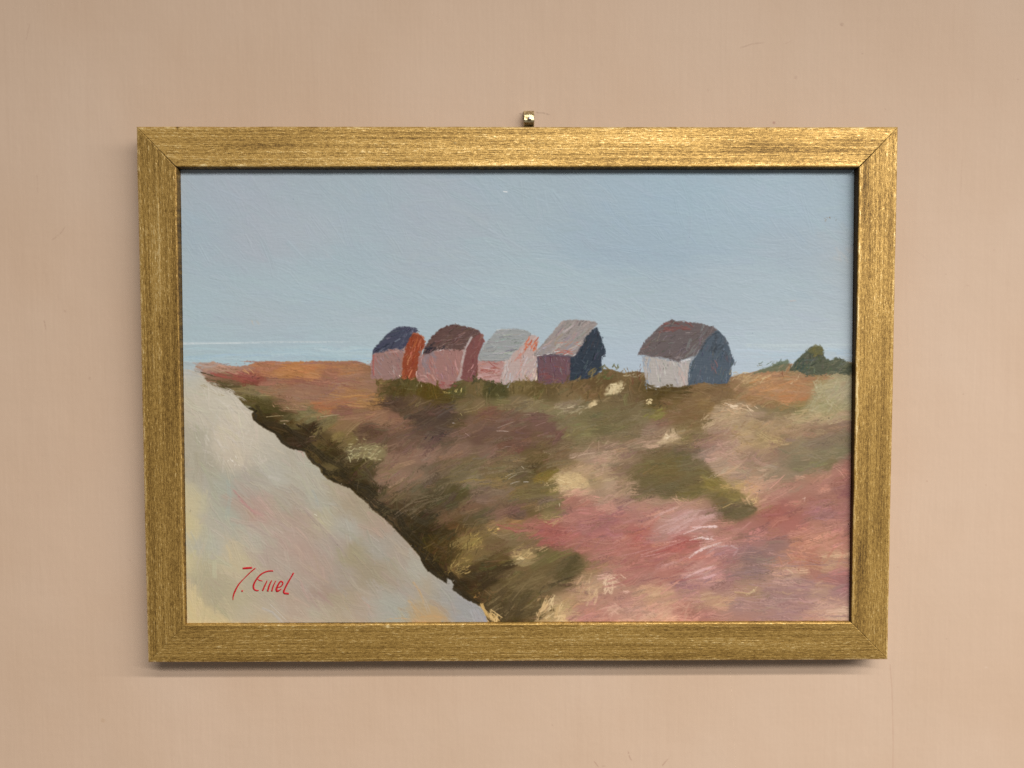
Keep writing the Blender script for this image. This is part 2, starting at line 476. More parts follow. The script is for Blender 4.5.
def calm(pts, k):
    """the same notes with their chroma scaled by k"""
    out = []
    for x, y, r, g, b in pts:
        m = .35 * r + .5 * g + .15 * b
        out.append((x, y, m + (r - m) * k, m + (g - m) * k, m + (b - m) * k))
    return out


F_sky = field(cv, calm(notes(SKY), .9), 26, 16, 5, 11) + np.array([0, .5, -1.5])
F_heath = field(cv, calm(notes(HEATH), .82), 4.4, 3.1, 3.4, 21)
F_soft = field(cv, calm(notes(HEATH), .9), 10, 6, 3.0, 23)
_p = [cv.px(np.array([[q, 500.0]]))[0][0] for q in (560, 600)] + [cv.px(np.array([[600.0, q]]))[0][1] for q in (498, 520)]
_m = np.clip((np.arange(CW) - _p[0]) / (_p[1] - _p[0]), 0, 1)[None] * np.clip((np.arange(CH) - _p[2]) / (_p[3] - _p[2]), 0, 1)[:, None]
F_heath = F_heath * (1 - .6 * _m[..., None]) + F_soft * (.6 * _m[..., None])
F_heath = 118 + (F_heath - 118) * 1.05 + np.array([3.0, -.5, -5.0])
F_road = field(cv, calm(notes(ROAD), .86), 9, 7, 5, 31) + np.array([2.5, .5, -6.0])

LAND = [(199, 376), (194, 370), (196, 365), (200, 362.8), (213, 362), (225, 365), (238, 366.5), (247, 366), (256, 362.5), (266, 361.3), (285, 362), (310, 361.3), (335, 361.5),
        (352, 361), (362, 363), (374, 367), (420, 367), (500, 368), (560, 368), (600, 373), (604, 369), (612, 370), (625, 374), (634, 371), (643, 373), (690, 372),
        (730, 377), (741, 374), (752, 372.5), (764, 369), (775, 366), (786, 364), (800, 364), (830, 362), (848, 362), (900, 366), (900, 700), (300, 700), (199, 400)]
EDGE = [(176, 368), (186, 369.5), (194, 371.5), (203, 376), (207, 382), (215, 386.5), (228, 391), (237, 396.5), (243, 404), (247, 409), (254, 411.5), (252, 414), (253, 420.5), (259, 424.5),
        (265, 429), (275, 434), (281, 443), (288, 448), (297, 450.5), (305, 452), (308, 459), (313, 464.5), (319, 468), (322, 474), (328, 479.5), (334, 482.5),
        (343, 486), (351, 489), (357, 495.5), (364, 500.5), (368.5, 505), (371, 509), (379, 515), (386, 520.5), (393, 527.5), (399, 534), (406, 541), (412, 548), (420, 557),
        (422, 563.5), (428, 571.5), (436, 577), (443, 581.5), (447.5, 584.5), (447, 578.5), (451.5, 580.5), (453.5, 585), (452, 589.5), (460, 595.5), (467, 600.5), (475, 603.5), (480, 607), (484, 612), (488, 622), (492, 640)]
M_land = cv.poly(LAND, .9, 4, 3)
M_road = cv.poly(EDGE + [(100, 640), (100, 360)], .55, 2.6, 5)

# ---- sky and sea
cv.C = F_sky.copy()


def look(F, x, y):
    p = cv.px(np.array([[x, y]], float))[0]
    return F[int(np.clip(p[1], 0, CH - 1)), int(np.clip(p[0], 0, CW - 1))]


for _ in range(1500):
    x, y = rng.uniform(168, 866), rng.uniform(158, 372)
    if y < 260 and x < 420:
        a = math.radians(rng.normal(50, 14) if rng.random() < .6 else rng.normal(5, 25))
    elif y < 240 and x > 480:
        a = math.radians(rng.normal(48, 18) if rng.random() < .45 else rng.normal(8, 25))
    elif y < 320:
        a = math.radians(rng.normal(12, 14))
    else:
        a = math.radians(rng.normal(1, 4))
    L = rng.uniform(7, 22)
    d = np.array([math.cos(a), math.sin(a)]) * L
    n = np.array([-d[1], d[0]]) * rng.normal(0, .10)
    c = look(F_sky, x, y) + rng.normal(0, 1.0) + rng.normal(0, .7, 3)
    cv.stroke([(x - d[0], y - d[1]), (x + n[0], y + n[1]), (x + d[0], y + d[1])], rng.uniform(3, 7), c, .6, .1, rng.uniform(.25, .8), 1.6)
# scored bristle marks in the upper left
for (x, y, a, L, wd) in ((325, 192, 46, 26, 6), (345, 205, 50, 20, 5), (205, 255, 62, 24, 6), (190, 252, 58, 20, 4), (255, 243, 60, 18, 4), (335, 180, 40, 18, 5), (240, 190, 55, 10, 3),
                         (545, 215, 80, 22, 5), (560, 205, 55, 26, 5), (610, 190, 55, 20, 5), (750, 255, 75, 14, 4), (790, 250, 80, 12, 3), (470, 265, 16, 22, 5), (440, 280, 14, 20, 5), (385, 190, 45, 14, 5)):
    d = np.array([math.cos(math.radians(a)), math.sin(math.radians(a))]) * L
    for q in range(7):
        o_ = np.array([-d[1], d[0]]) / L * rng.normal(0, wd * .7) + d * rng.normal(0, .3)
        k = rng.uniform(.25, .6)
        cv.stroke([(x - d[0] * k + o_[0], y - d[1] * k + o_[1]), (x + d[0] * k + o_[0], y + d[1] * k + o_[1])], rng.uniform(.9, 2.2), look(F_sky, x, y) + rng.normal(0, 2), .6, .1, .75, 3)
# the pale line where sea and sky meet
cv.dabs(60, (180, 347, 372, 362), (1.4, 3.2), (20, 60), 0, ((170, 192, 198), (176, 195, 200), (166, 188, 198)), .6, .3, .5, 3, None, .03)
cv.dabs(30, (736, 349, 860, 364), (1.4, 3.2), (16, 40), 1, ((178, 196, 206), (184, 200, 208), (174, 192, 206)), .6, .3, .5, 3, None, .03)
cv.stroke([(176, 343), (230, 343), (290, 342), (350, 342)], 1.8, (198, 207, 209), .7, .3, .6, 4)
cv.stroke([(182, 344), (215, 343.5), (245, 343)], 1.3, (206, 214, 215), .6, .15, .8, 4)
cv.stroke([(330, 341.5), (372, 341.5)], 1.2, (184, 198, 204), .6, .2, .5, 4)
cv.stroke([(320, 349), (352, 349)], 2.2, (188, 201, 206), .6, .3, .6, 4)
cv.stroke([(746, 345.5), (800, 346), (858, 345)], 3.6, (190, 203, 206), .75, .3, .6, 3)
cv.stroke([(735, 350), (790, 352)], 1.6, (188, 200, 212), .6, .2, .5, 3)
cv.dabs(10, (186, 348, 370, 360), (1, 2.4), (14, 40), 0, ((160, 182, 194), (174, 190, 196), (158, 180, 198)), .5, .3, .5, 3, None, .04)
cv.stroke([(503, 191.4), (507.5, 192)], 1.1, (228, 230, 232), .95, 0, 1.5, 2, seed=1)
cv.dabs(7, (824, 217, 831, 221), (.5, 1.0), (.6, 2), 20, ((142, 120, 92), (120, 112, 100)), .75, .2, .3)
cv.dabs(3, (834, 217, 837, 221), (.4, .7), (.6, 2), 60, ((130, 132, 130),), .6, .2, .3)
for (x, y) in ((238, 359), (240, 361), (689, 237), (455, 218), (515, 227), (752, 333), (293, 199)):
    cv.dabs(1, (x, y, x + .5, y + .5), (.5, .8), (.5, 1.6), 60, (120, 136, 150), .7, 0, .3)
cv.stroke([(789, 301), (796, 300.5)], 1.6, (186, 178, 176), .6, .2, .5)
cv.dabs(3, (252, 318, 258, 326), (1.5, 3), (3, 8), 80, (186, 182, 172), .45, .4, .3)
cv.dabs(5, (835, 238, 856, 262), (2, 4), (6, 14), 40, (180, 180, 178), .35, .3, .4)

# ---- heath
A = M_land[..., None]
cv.C = cv.C * (1 - A) + F_heath * A
E_ = np.array(EDGE)


def heath_angle(x, y):
    if x < 400 and y < 412:
        return rng.normal(3, 6)
    j = np.argmin((E_[:, 0] - x) ** 2 + (E_[:, 1] - y) ** 2)
    dd = math.hypot(E_[j, 0] - x, E_[j, 1] - y)
    if dd < 26:
        return rng.normal(-10, 42)
    if x < 470 and y > 440:
        return rng.normal(-32, 14)
    if x > 740 and y > 550:
        return rng.normal(0, 10)
    if y < 400 and x > 380 and x < 740:
        return rng.normal(-50, 35)
    if x > 720 and y < 480:
        return rng.normal(-12, 22)
    return rng.normal(-16, 12)


def heath_pass(n, wr, lr, alpha, dry, jit, hgt, vary):
    for _ in range(n):
        x, y = rng.uniform(186, 866), rng.uniform(360, 634)
        p = cv.px(np.array([[x, y]]))[0]
        iy, ix = int(np.clip(p[1], 0, CH - 1)), int(np.clip(p[0], 0, CW - 1))
        if M_land[iy, ix] < .5 or M_road[iy, ix] > .6:
            continue
        a = math.radians(heath_angle(x, y))
        k = .55 if (y < 402 and 380 < x < 740) else 1.0
        L = rng.uniform(*lr) * .5 * k
        d = np.array([math.cos(a), math.sin(a)]) * L
        n_ = np.array([-d[1], d[0]]) * rng.normal(.05, .16)
        c = F_heath[iy, ix] * (1 + rng.normal(0, jit)) + rng.normal(0, jit * 40, 3)
        cv.stroke([(x - d[0], y - d[1]), (x + n_[0], y + n_[1]), (x + d[0], y + d[1])], rng.uniform(*wr) * (k + 1) / 2, c, alpha, dry, hgt * rng.uniform(.5, 1.2), vary, M_land)


heath_pass(2800, (3.0, 7.0), (10, 26), .9, .45, .062, 1.0, 15)
heath_pass(2400, (1.8, 4.0), (8, 20), .75, .5, .065, 1.1, 14)
heath_pass(450, (.8, 1.6), (5, 14), .55, .35, .08, 1.1, 10)

D = cv.dabs
# the larger masses of the heath, each brushed in as one patch
def blob(pts, col, ang, n, alpha=.55, wr=(1.6, 4.0), lr=(8, 20), soft=14):
    alpha = alpha * .8
    col = tuple(k + 5 for k in col)
    Mb = cv.poly(pts, 2.4, 7, int(pts[0][0] + pts[0][1]), soft) * M_land
    cv.fill(Mb * np.clip(.85 + .5 * noise(CH, CW, 6, 14, 2, int(pts[1][0])), 0, 1), col, alpha)
    P = np.array(pts)
    bx = (P[:, 0].min(), P[:, 1].min(), P[:, 0].max(), P[:, 1].max())
    for k in range(n):
        D(1, bx, wr, lr, ang, np.array(col, float) + rng.normal(0, 9) + rng.normal(0, 4, 3), .5, .55, 1.1, 14, Mb, .25)


blob([(652, 402), (672, 393), (690, 391), (712, 392), (730, 396), (722, 402), (712, 406), (706, 414), (703, 423), (694, 428), (680, 424), (668, 422), (660, 414)], (122, 97, 65), -10, 40)
blob([(624, 470), (640, 460), (660, 452), (690, 450), (706, 462), (712, 474), (730, 486), (748, 498), (742, 504), (726, 502), (716, 498), (690, 498), (668, 499), (646, 494), (630, 484)], (106, 93, 60), -8, 60)
blob([(700, 474), (712, 478), (730, 488), (742, 498), (732, 500), (716, 494), (704, 486)], (134, 116, 62), 28, 16, .5)
blob([(722, 512), (732, 506), (750, 503), (752, 512), (742, 519), (728, 519)], (104, 92, 65), -6, 12, .8)
blob([(775, 448), (800, 440), (850, 432), (858, 452), (838, 469), (815, 477), (795, 474), (780, 465)], (127, 116, 90), -12, 40)
blob([(718, 424), (728, 412), (745, 408), (790, 416), (852, 412), (852, 420), (800, 430), (760, 440), (742, 448), (738, 432)], (172, 147, 114), -12, 40, .4)
blob([(745, 392), (765, 379), (800, 377), (815, 381), (808, 396), (795, 402), (770, 400)], (164, 126, 92), -6, 40, .7)
blob([(812, 386), (830, 378), (856, 374), (856, 410), (800, 412), (810, 398)], (162, 152, 118), -40, 34, .5)
blob([(560, 418), (590, 408), (640, 402), (655, 412), (640, 425), (610, 440), (580, 445), (568, 435)], (112, 102, 71), -14, 50, .45)
blob([(470, 424), (500, 412), (545, 414), (560, 424), (556, 438), (525, 448), (500, 446), (480, 440)], (110, 84, 71), -14, 44, .45)
blob([(515, 600), (520, 585), (540, 565), (560, 552), (572, 550), (582, 560), (583, 570), (575, 577), (560, 583), (545, 590), (535, 605), (525, 616), (505, 620), (500, 610)], (103, 88, 58), -32, 40, .5)
blob([(563, 557), (577, 555), (584, 565), (579, 574), (566, 578), (556, 572)], (88, 77, 52), -32, 14, .6)
blob([(300, 384), (340, 376), (372, 372), (380, 388), (372, 402), (330, 406), (296, 400), (284, 390)], (146, 110, 92), -2, 46, .65)
# orange strip at the left, plum line under it
D(26, (285, 363, 360, 376), (.8, 2.2), (14, 40), 2, ((182, 128, 80), (170, 114, 74), (180, 130, 94)), .5, .45, .9, 8, M_land, .06)
D(26, (214, 361, 375, 364.5), (.8, 1.8), (6, 18), 0, ((154, 108, 94), (148, 104, 98), (166, 128, 112)), .65, .45, .8, 6, None, .08)
D(16, (325, 394, 378, 404), (.7, 1.5), (12, 36), -3, ((178, 126, 74), (166, 116, 68), (190, 146, 90)), .55, .4, .9, 8, M_land, .06)
D(10, (316, 401, 350, 408), (1, 2), (10, 24), -6, ((176, 112, 72), (160, 104, 76)), .55, .4, .9, 8, M_land, .08)
D(14, (280, 379, 360, 388), (.8, 1.6), (14, 34), 6, ((136, 88, 76), (146, 98, 84)), .55, .35, .8, 6, M_land, .07)
D(9, (218, 373, 258, 381), (1, 2.2), (10, 24), 16, ((142, 76, 68), (152, 82, 72), (132, 70, 64)), .65, .3, .9, 8, M_land, .1)
D(3, (244, 371, 256, 376), (.8, 1.3), (5, 9), 35, ((200, 150, 108), (190, 142, 100)), .85, .2, 1.2, 6, M_land, .15)
D(2, (252, 375, 258, 379), (.8, 1.2), (3, 6), -40, ((92, 56, 52),), .8, .2, 1, 6, M_land, .2)
D(6, (196, 362, 216, 368), (1.4, 2.6), (10, 22), 6, ((172, 150, 138), (160, 152, 148)), .6, .4, .8, 6, None, .15)
# the ditch, dark along the edge of the path
cv.stroke([(194, 371), (206, 373.5), (216, 377)], 1.5, (78, 66, 46), .9, .1, 1, 6)
cv.stroke([(203, 378), (214, 380.5), (226, 384)], 1.3, (88, 80, 52), .85, .2, 1, 6)
cv.stroke([(218, 381), (232, 386), (242, 387)], 2.2, (92, 80, 52), .85, .15, 1, 8, M_land)
for (x, y, q, wd, c) in ((256, 401, 22, 4.4, (84, 74, 42)), (266, 406, 18, 4, (80, 70, 40)), (262, 416, 24, 4, (62, 53, 33)), (276, 426, 26, 4.5, (58, 48, 32)), (294, 432, 26, 4.5, (52, 44, 31)),
                         (303, 429, 16, 2.6, (56, 46, 32)), (306, 444, 24, 5, (56, 47, 33)), (318, 454, 26, 5.2, (56, 48, 32)), (330, 458, 28, 6, (58, 49, 32)), (336, 474, 26, 5, (54, 46, 31)),
                         (352, 482, 28, 5.5, (52, 45, 31)), (366, 490, 26, 5.5, (54, 47, 34)), (376, 500, 24, 5.5, (56, 48, 35)), (392, 512, 28, 7, (56, 49, 35)), (402, 524, 28, 7, (52, 45, 32)),
                         (414, 538, 28, 7, (54, 46, 31)), (424, 552, 26, 6.5, (52, 44, 30)), (432, 562, 24, 6, (54, 45, 30)), (440, 572, 24, 4.5, (50, 42, 28)), (458, 588, 24, 5, (58, 48, 33)),
                         (470, 596, 22, 5, (60, 50, 34)), (452, 578, 16, 5, (56, 46, 31)), (345, 468, 14, 4.5, (60, 51, 33)), (420, 520, 18, 6, (62, 54, 38)), (300, 436, 18, 3, (60, 50, 36))):
    a = math.radians(rng.normal(38, 14))
    d = np.array([math.cos(a), math.sin(a)]) * q * .5
    cv.stroke([(x - d[0], y - d[1]), (x + rng.normal(0, 1.4), y + rng.normal(0, 1.4)), (x + d[0], y + d[1])], wd, c, .85, .28, 1.0, 7, M_land)
for k in range(len(E_) - 1):
    if k < 9 or k > 50:
        continue
    m = (E_[k] + E_[k + 1]) / 2
    cv.stroke([E_[k] + (1.5, -1), m + (2.6 + rng.normal(0, .8), -1.6), E_[k + 1] + (1.5, -1)], rng.uniform(1.6, 3.4), np.array((52, 45, 32)) + rng.normal(0, 5), .9, .2, .8, 6, M_land)
D(60, (300, 440, 345, 475), (.6, 1.3), (4, 12), -35, ((84, 74, 48), (44, 38, 26), (96, 78, 56)), .55, .5, 1, 6, M_land, .5)
D(80, (350, 480, 440, 560), (.6, 1.2), (4, 14), -40, ((88, 76, 50), (42, 36, 26), (100, 84, 60), (92, 66, 44)), .5, .5, 1, 6, M_land, .5)
# swirling bristle arcs above the ditch
for k in range(26):
    t = rng.uniform(0, 1)
    x, y = 398 + 60 * t + rng.normal(0, 10), 512 - 32 * t + rng.normal(0, 9)
    L = rng.uniform(12, 26)
    c = np.array([(126, 112, 84), (92, 82, 58), (112, 98, 74), (134, 114, 92), (78, 68, 48)][rng.integers(5)])
    cv.stroke([(x - L * .7, y + L * .45), (x - L * .1, y - L * .02), (x + L * .7, y - L * .22)], rng.uniform(1.6, 3.2), c, .5, .55, 1, 10, M_land)
for k in range(30):
    x, y = rng.uniform(440, 530), rng.uniform(464, 488)
    L = rng.uniform(10, 28)
    c = np.array([(142, 126, 100), (104, 90, 62), (130, 112, 70), (150, 132, 108), (96, 84, 60)][rng.integers(5)])
    cv.stroke([(x - L * .6, y + L * .16), (x, y), (x + L * .6, y + L * .02)], rng.uniform(1.4, 3.0), c, .5, .55, 1, 10, M_land)
D(5, (468, 479, 505, 484), (.7, 1.3), (10, 24), -4, ((150, 128, 72), (146, 122, 70)), .7, .3, 1, 8, M_land, .1)
for (a, b, c) in (((505, 477), (513, 473), (182, 168, 144)), ((508, 479), (517, 474), (176, 160, 134)), ((510, 484), (520, 481), (188, 178, 164)), ((523, 482), (529, 482), (214, 206, 196)),
                  ((521, 466), (524, 469), (196, 182, 156)), ((496, 431), (509, 431.5), (190, 168, 156)), ((497, 428), (515, 421.5), (152, 130, 118)), ((465, 433), (470, 437), (178, 148, 138)),
                  ((503, 447), (512, 446.5), (152, 128, 118)), ((543, 452), (552, 455), (176, 156, 120)), ((452, 423), (455, 423.5), (196, 184, 180)), ((460, 413), (462, 416), (172, 156, 102)),
                  ((533, 413), (540, 411), (168, 142, 116)), ((523, 415), (532, 414.5), (160, 136, 112)), ((438, 406), (440, 407), (48, 40, 36)), ((457, 418), (460, 422), (54, 46, 44)),
                  ((535, 426), (546, 422), (150, 118, 110)), ((320, 417), (340, 414.5), (178, 162, 128)), ((266, 417), (284, 415.5), (170, 152, 112)), ((280, 421), (290, 421), (190, 160, 128)), ((283, 424), (285.5, 424), (214, 188, 160)),
                  ((272, 404), (274.5, 407.5), (188, 150, 120)), ((286, 407), (289, 409), (168, 156, 118)), ((309, 437), (316, 436), (150, 124, 96))):
    cv.stroke([a, ((a[0] + b[0]) / 2, (a[1] + b[1]) / 2 - .3), b], .75, c, .8, .15, 1.4, 6, M_land)
# straw coloured dabs
D(40, (347, 446, 380, 460), (.9, 1.9), (3, 7), -15, ((176, 166, 122), (160, 148, 104), (184, 174, 132), (146, 132, 90)), .8, .35, 1.4, 8, M_land, .5)
D(5, (350, 439, 368, 445), (.7, 1.2), (2, 5), -5, ((172, 160, 116), (186, 170, 128)), .8, .3, 1.3, 8, M_land, .4)
D(3, (371, 456, 376, 459), (.8, 1.2), (3, 5), -10, ((196, 178, 138),), .8, .2, 1.3, 8, M_land, .3)
D(24, (468, 534, 482, 550), (.6, 1.3), (2, 7), -35, ((178, 150, 84), (160, 134, 74), (190, 164, 100)), .75, .4, 1.3, 8, M_land, .5)
D(14, (485, 525, 504, 536), (.7, 1.5), (2, 6), -25, ((198, 164, 100), (180, 148, 86), (160, 128, 76)), .75, .4, 1.3, 8, M_land, .4)
D(3, (493, 527, 503, 529), (.9, 1.4), (2, 3.5), -20, ((222, 184, 116),), .9, .1, 1.5, 6, M_land, .3)
D(34, (449, 558, 468, 573), (.7, 1.4), (3, 8), -38, ((170, 144, 88), (148, 122, 70), (182, 154, 96)), .75, .4, 1.3, 8, M_land, .35)
D(6, (473, 590, 479, 598), (.6, 1.2), (2, 5), -30, ((160, 116, 62), (146, 108, 60)), .75, .3, 1.2, 8, M_land, .5)
D(70, (455, 522, 480, 560), (.5, 1.0), (5, 13), -58, ((120, 98, 60), (68, 56, 34), (136, 112, 66)), .6, .4, 1.1, 8, M_land, .25)
D(40, (426, 540, 462, 572), (.6, 1.3), (5, 14), -55, ((92, 74, 40), (64, 52, 30), (104, 82, 46)), .6, .4, 1.1, 8, M_land, .3)
# big leafy shapes above the lower edge
for (x, y, q, wd, c, a) in ((503, 568, 22, 7, (68, 56, 37), -28), (494, 576, 24, 5, (74, 61, 40), -30), (488, 584, 22, 6, (64, 53, 36), -34), (545, 562, 30, 8, (112, 100, 64), -28), (560, 556, 26, 5, (116, 106, 64), -24),
                            (536, 574, 34, 7, (112, 94, 62), -28), (530, 584, 34, 6, (122, 104, 70), -26), (520, 592, 28, 7, (112, 95, 64), -34), (512, 602, 26, 7, (88, 74, 50), -60), (522, 606, 24, 7, (84, 71, 48), -70),
                            (566, 572, 26, 6, (90, 78, 50), -28), (572, 563, 18, 6, (84, 74, 48), -50), (498, 600, 24, 7, (84, 70, 47), -60), (508, 614, 22, 7, (78, 65, 43), -20), (530, 614, 16, 5, (92, 78, 52), -10),
                            (560, 582, 24, 3, (84, 72, 50), -25), (505, 552, 26, 3, (104, 88, 56), -30)):
    aa = math.radians(a)
    d = np.array([math.cos(aa), math.sin(aa)]) * q * .5
    cv.stroke([(x - d[0], y - d[1]), (x + d[1] * .1, y - d[0] * .1), (x + d[0], y + d[1])], wd, c, .72, .22, 1.0, 9, M_land)
D(40, (488, 572, 545, 615), (1.2, 2.4), (8, 18), -36, ((138, 118, 82), (92, 78, 52), (72, 60, 42), (120, 102, 70)), .5, .45, 1, 8, M_land, .25)
cv.stroke([(545, 586), (560, 581), (577, 575)], .8, (62, 54, 40), .7, .3, 1, 5)
cv.stroke([(536, 553), (545, 547.5), (553, 545.5)], .7, (56, 48, 36), .8, .3, 1, 5)
D(5, (536, 544, 552, 551), (.7, 1.2), (5, 10), -28, ((190, 160, 118), (178, 148, 108)), .75, .35, 1.2, 8, M_land, .15)
D(10, (512, 552, 530, 559), (1, 1.9), (4, 9), -12, ((206, 176, 124), (184, 152, 104)), .7, .35, 1.3, 8, M_land, .4)
D(4, (518, 557, 524, 560), (1, 1.6), (3, 5), -5, ((226, 200, 148),), .85, .2, 1.4, 8, M_land, .3)
D(14, (482, 609, 498, 626), (2, 3.6), (8, 16), 58, ((214, 176, 112), (196, 160, 98), (224, 190, 130)), .8, .3, 1.4, 8, M_land, .22)
D(26, (537, 599, 566, 626), (2.0, 4.0), (5, 12), -62, ((218, 184, 134), (200, 166, 116), (228, 200, 152), (176, 144, 100)), .75, .5, 1.3, 10, M_land, .35)
D(4, (548, 606, 554, 611), (.8, 1.4), (2, 4), -70, ((98, 78, 48),), .8, .2, 1.2, 8, M_land, .6)
# cream highlights on the pink heather
D(20, (578, 577, 597, 602), (1.4, 3.0), (6, 14), -66, ((214, 180, 140), (196, 158, 122), (184, 142, 112)), .6, .4, 1.3, 8, M_land, .25)
D(14, (603, 579, 613, 594), (1.8, 3.4), (6, 12), -72, ((228, 196, 164), (216, 180, 150), (206, 164, 140)), .7, .45, 1.4, 10, M_land, .35)
D(6, (598, 571, 618, 579), (1, 1.8), (6, 14), -14, ((224, 182, 162), (212, 166, 148)), .8, .3, 1.3, 8, M_land, .15)
D(10, (610, 576, 624, 588), (.8, 1.5), (6, 14), 42, ((222, 186, 160), (206, 160, 140)), .65, .35, 1.3, 8, M_land, .25)
D(4, (620, 590, 632, 593), (.9, 1.4), (4, 8), 0, ((224, 180, 160),), .7, .3, 1.3, 8, M_land, .2)
D(14, (603, 606, 624, 618), (1.4, 3), (6, 14), -20, ((206, 158, 138), (212, 168, 146)), .6, .4, 1.2, 8, M_land, .5)
D(30, (632, 588, 672, 606), (.8, 1.8), (6, 18), -20, ((204, 166, 132), (192, 146, 124), (186, 138, 124)), .5, .45, 1.2, 8, M_land, .5)
D(26, (636, 604, 692, 622), (1.2, 2.6), (6, 16), -28, ((214, 170, 144), (204, 156, 134), (196, 144, 126)), .5, .45, 1.2, 8, M_land, .4)
for (a, b, wd, c) in (((663, 543.5), (683, 539), .9, (222, 168, 158)), ((702, 538.5), (712, 538.5), 1.5, (244, 226, 222)), ((694, 553), (706, 548), 1.5, (232, 206, 202)), ((706, 548), (719, 543), 1.0, (218, 178, 172)),
                      ((692, 527.5), (716, 526), 1.3, (224, 190, 184)), ((708, 526.5), (717, 526.5), 1.6, (234, 206, 200)), ((693, 536), (716, 540), .7, (214, 168, 160)), ((670, 537), (702, 527), .7, (206, 158, 152)),
                      ((695, 573), (712, 567), 1.5, (216, 172, 168)), ((703, 578), (716, 574), 1.6, (216, 170, 168)), ((730, 545), (738, 549), 1.2, (196, 160, 156)), ((718, 547), (728, 545), .8, (196, 164, 160)),
                      ((737, 550), (732, 556), 1.4, (186, 146, 142)), ((748, 566), (768, 563), .6, (192, 156, 148)), ((770, 597.5), (800, 598.5), .7, (196, 160, 152)), ((661, 566), (676, 561), 1.2, (206, 156, 146)),
                      ((703, 583), (712, 577), 1.2, (160, 122, 122)), ((660, 594), (685, 575), 1.4, (204, 150, 130)), ((640, 557), (660, 553), 1.0, (196, 140, 134)), ((620, 556), (652, 548), .8, (190, 134, 128)),
                      ((664, 549), (690, 540), 1.6, (160, 84, 80)), ((690, 542), (704, 540), 1.2, (164, 92, 88)), ((655, 553), (672, 548), 1.2, (164, 92, 86)), ((640, 581), (662, 576), 1.0, (154, 104, 98)), ((660, 579), (682, 575), .8, (148, 104, 102))):
    cv.stroke([a, ((a[0] + b[0]) / 2, (a[1] + b[1]) / 2 + .4), b], wd * 1.5, c, .85, .35, 1.5, 9, M_land)
D(26, (662, 510, 714, 530), (2.0, 4.5), (12, 28), -22, ((208, 168, 160), (192, 146, 136), (200, 158, 150)), .6, .45, 1.2, 8, M_land, .16)
D(40, (590, 530, 700, 590), (1.2, 3.0), (14, 36), -15, ((184, 124, 114), (160, 100, 98), (190, 138, 128), (168, 106, 98)), .5, .4, 1.1, 8, M_land, .14)
D(30, (560, 510, 660, 545), (1.2, 2.8), (10, 26), -18, ((184, 128, 116), (156, 102, 104), (176, 116, 104)), .45, .4, 1.1, 8, M_land, .25)
D(60, (740, 560, 852, 622), (.8, 2.0), (16, 46), 2, ((186, 150, 142), (150, 116, 114), (176, 136, 130), (160, 122, 122)), .45, .4, 1.2, 8, M_land, .09)
D(40, (735, 535, 785, 580), (.5, 1.2), (10, 30), -4, ((138, 112, 112), (158, 126, 122), (146, 118, 118)), .45, .4, 1.2, 8, M_land, .12)
for (a, b, wd, c) in (((746, 595), (756, 590), 2.0, (214, 188, 146)), ((752, 591), (757, 586), 1.6, (224, 198, 158)), ((734, 592), (750, 594), 1.8, (196, 162, 124)), ((700, 600), (722, 596), 2.4, (192, 158, 122)), ((720, 600), (736, 597), 3, (200, 160, 126)),
                      ((712, 606), (722, 603), 1.2, (206, 170, 134)), ((765, 574), (780, 573), 1.3, (206, 168, 142)), ((786, 569), (793, 574), 1.8, (214, 180, 152)), ((783, 571), (786, 567), 1.3, (206, 170, 140)),
                      ((794, 567), (800, 572), .7, (110, 66, 62)), ((822, 557), (850, 556), 3.2, (206, 170, 136)), ((826, 567), (842, 563), 3.0, (196, 158, 128)), ((786, 552), (794, 562), 2.0, (194, 140, 116)), ((778, 556), (782, 566), 2, (188, 134, 112)),
                      ((826, 612), (850, 611), 3.2, (216, 178, 154)), ((818, 618), (836, 612), 2, (210, 170, 146)), ((836, 597), (848, 590), 1.0, (202, 158, 146)), ((840, 599), (852, 592), .9, (196, 152, 142)), ((815, 585), (824, 580), 1.8, (194, 156, 132)), ((812, 594), (822, 590), 1.8, (190, 152, 130)), ((816, 608), (826, 602), 1.4, (200, 160, 138))):
    cv.stroke([a, ((a[0] + b[0]) / 2, (a[1] + b[1]) / 2 - .5), b], wd, c, .75, .35, 1.4, 8, M_land)
D(30, (795, 532, 850, 565), (1, 2.4), (6, 18), -20, ((196, 140, 118), (188, 128, 106), (180, 118, 100)), .5, .45, 1.2, 8, M_land, .6)
for k in range(14):
    r_ = rng.uniform(6, 26)
    th = np.linspace(-.4, .9, 5)
    cx_, cy_ = 818, 508
    cv.stroke([(cx_ + r_ * 1.5 * math.cos(t), cy_ + r_ * .8 * math.sin(t)) for t in th], rng.uniform(.6, 1.2), [(182, 132, 122), (156, 104, 106), (168, 120, 118)][k % 3], .5, .4, 1.2, 6, M_land)
cv.stroke([(769, 489), (778, 481), (785, 474)], 1.1, (212, 156, 138), .8, .25, 1.4, 8, M_land)
cv.stroke([(768, 487), (776, 481)], .8, (200, 146, 128), .7, .25, 1.4, 8, M_land)
D(5, (758, 468, 768, 472), (.8, 1.2), (5, 9), 8, ((198, 164, 138),), .6, .3, 1.2, 8, M_land, .15)
D(3, (803, 496, 806, 500), (.7, 1.1), (2, 4), -30, ((214, 176, 160),), .8, .2, 1.4, 6, M_land, .4)
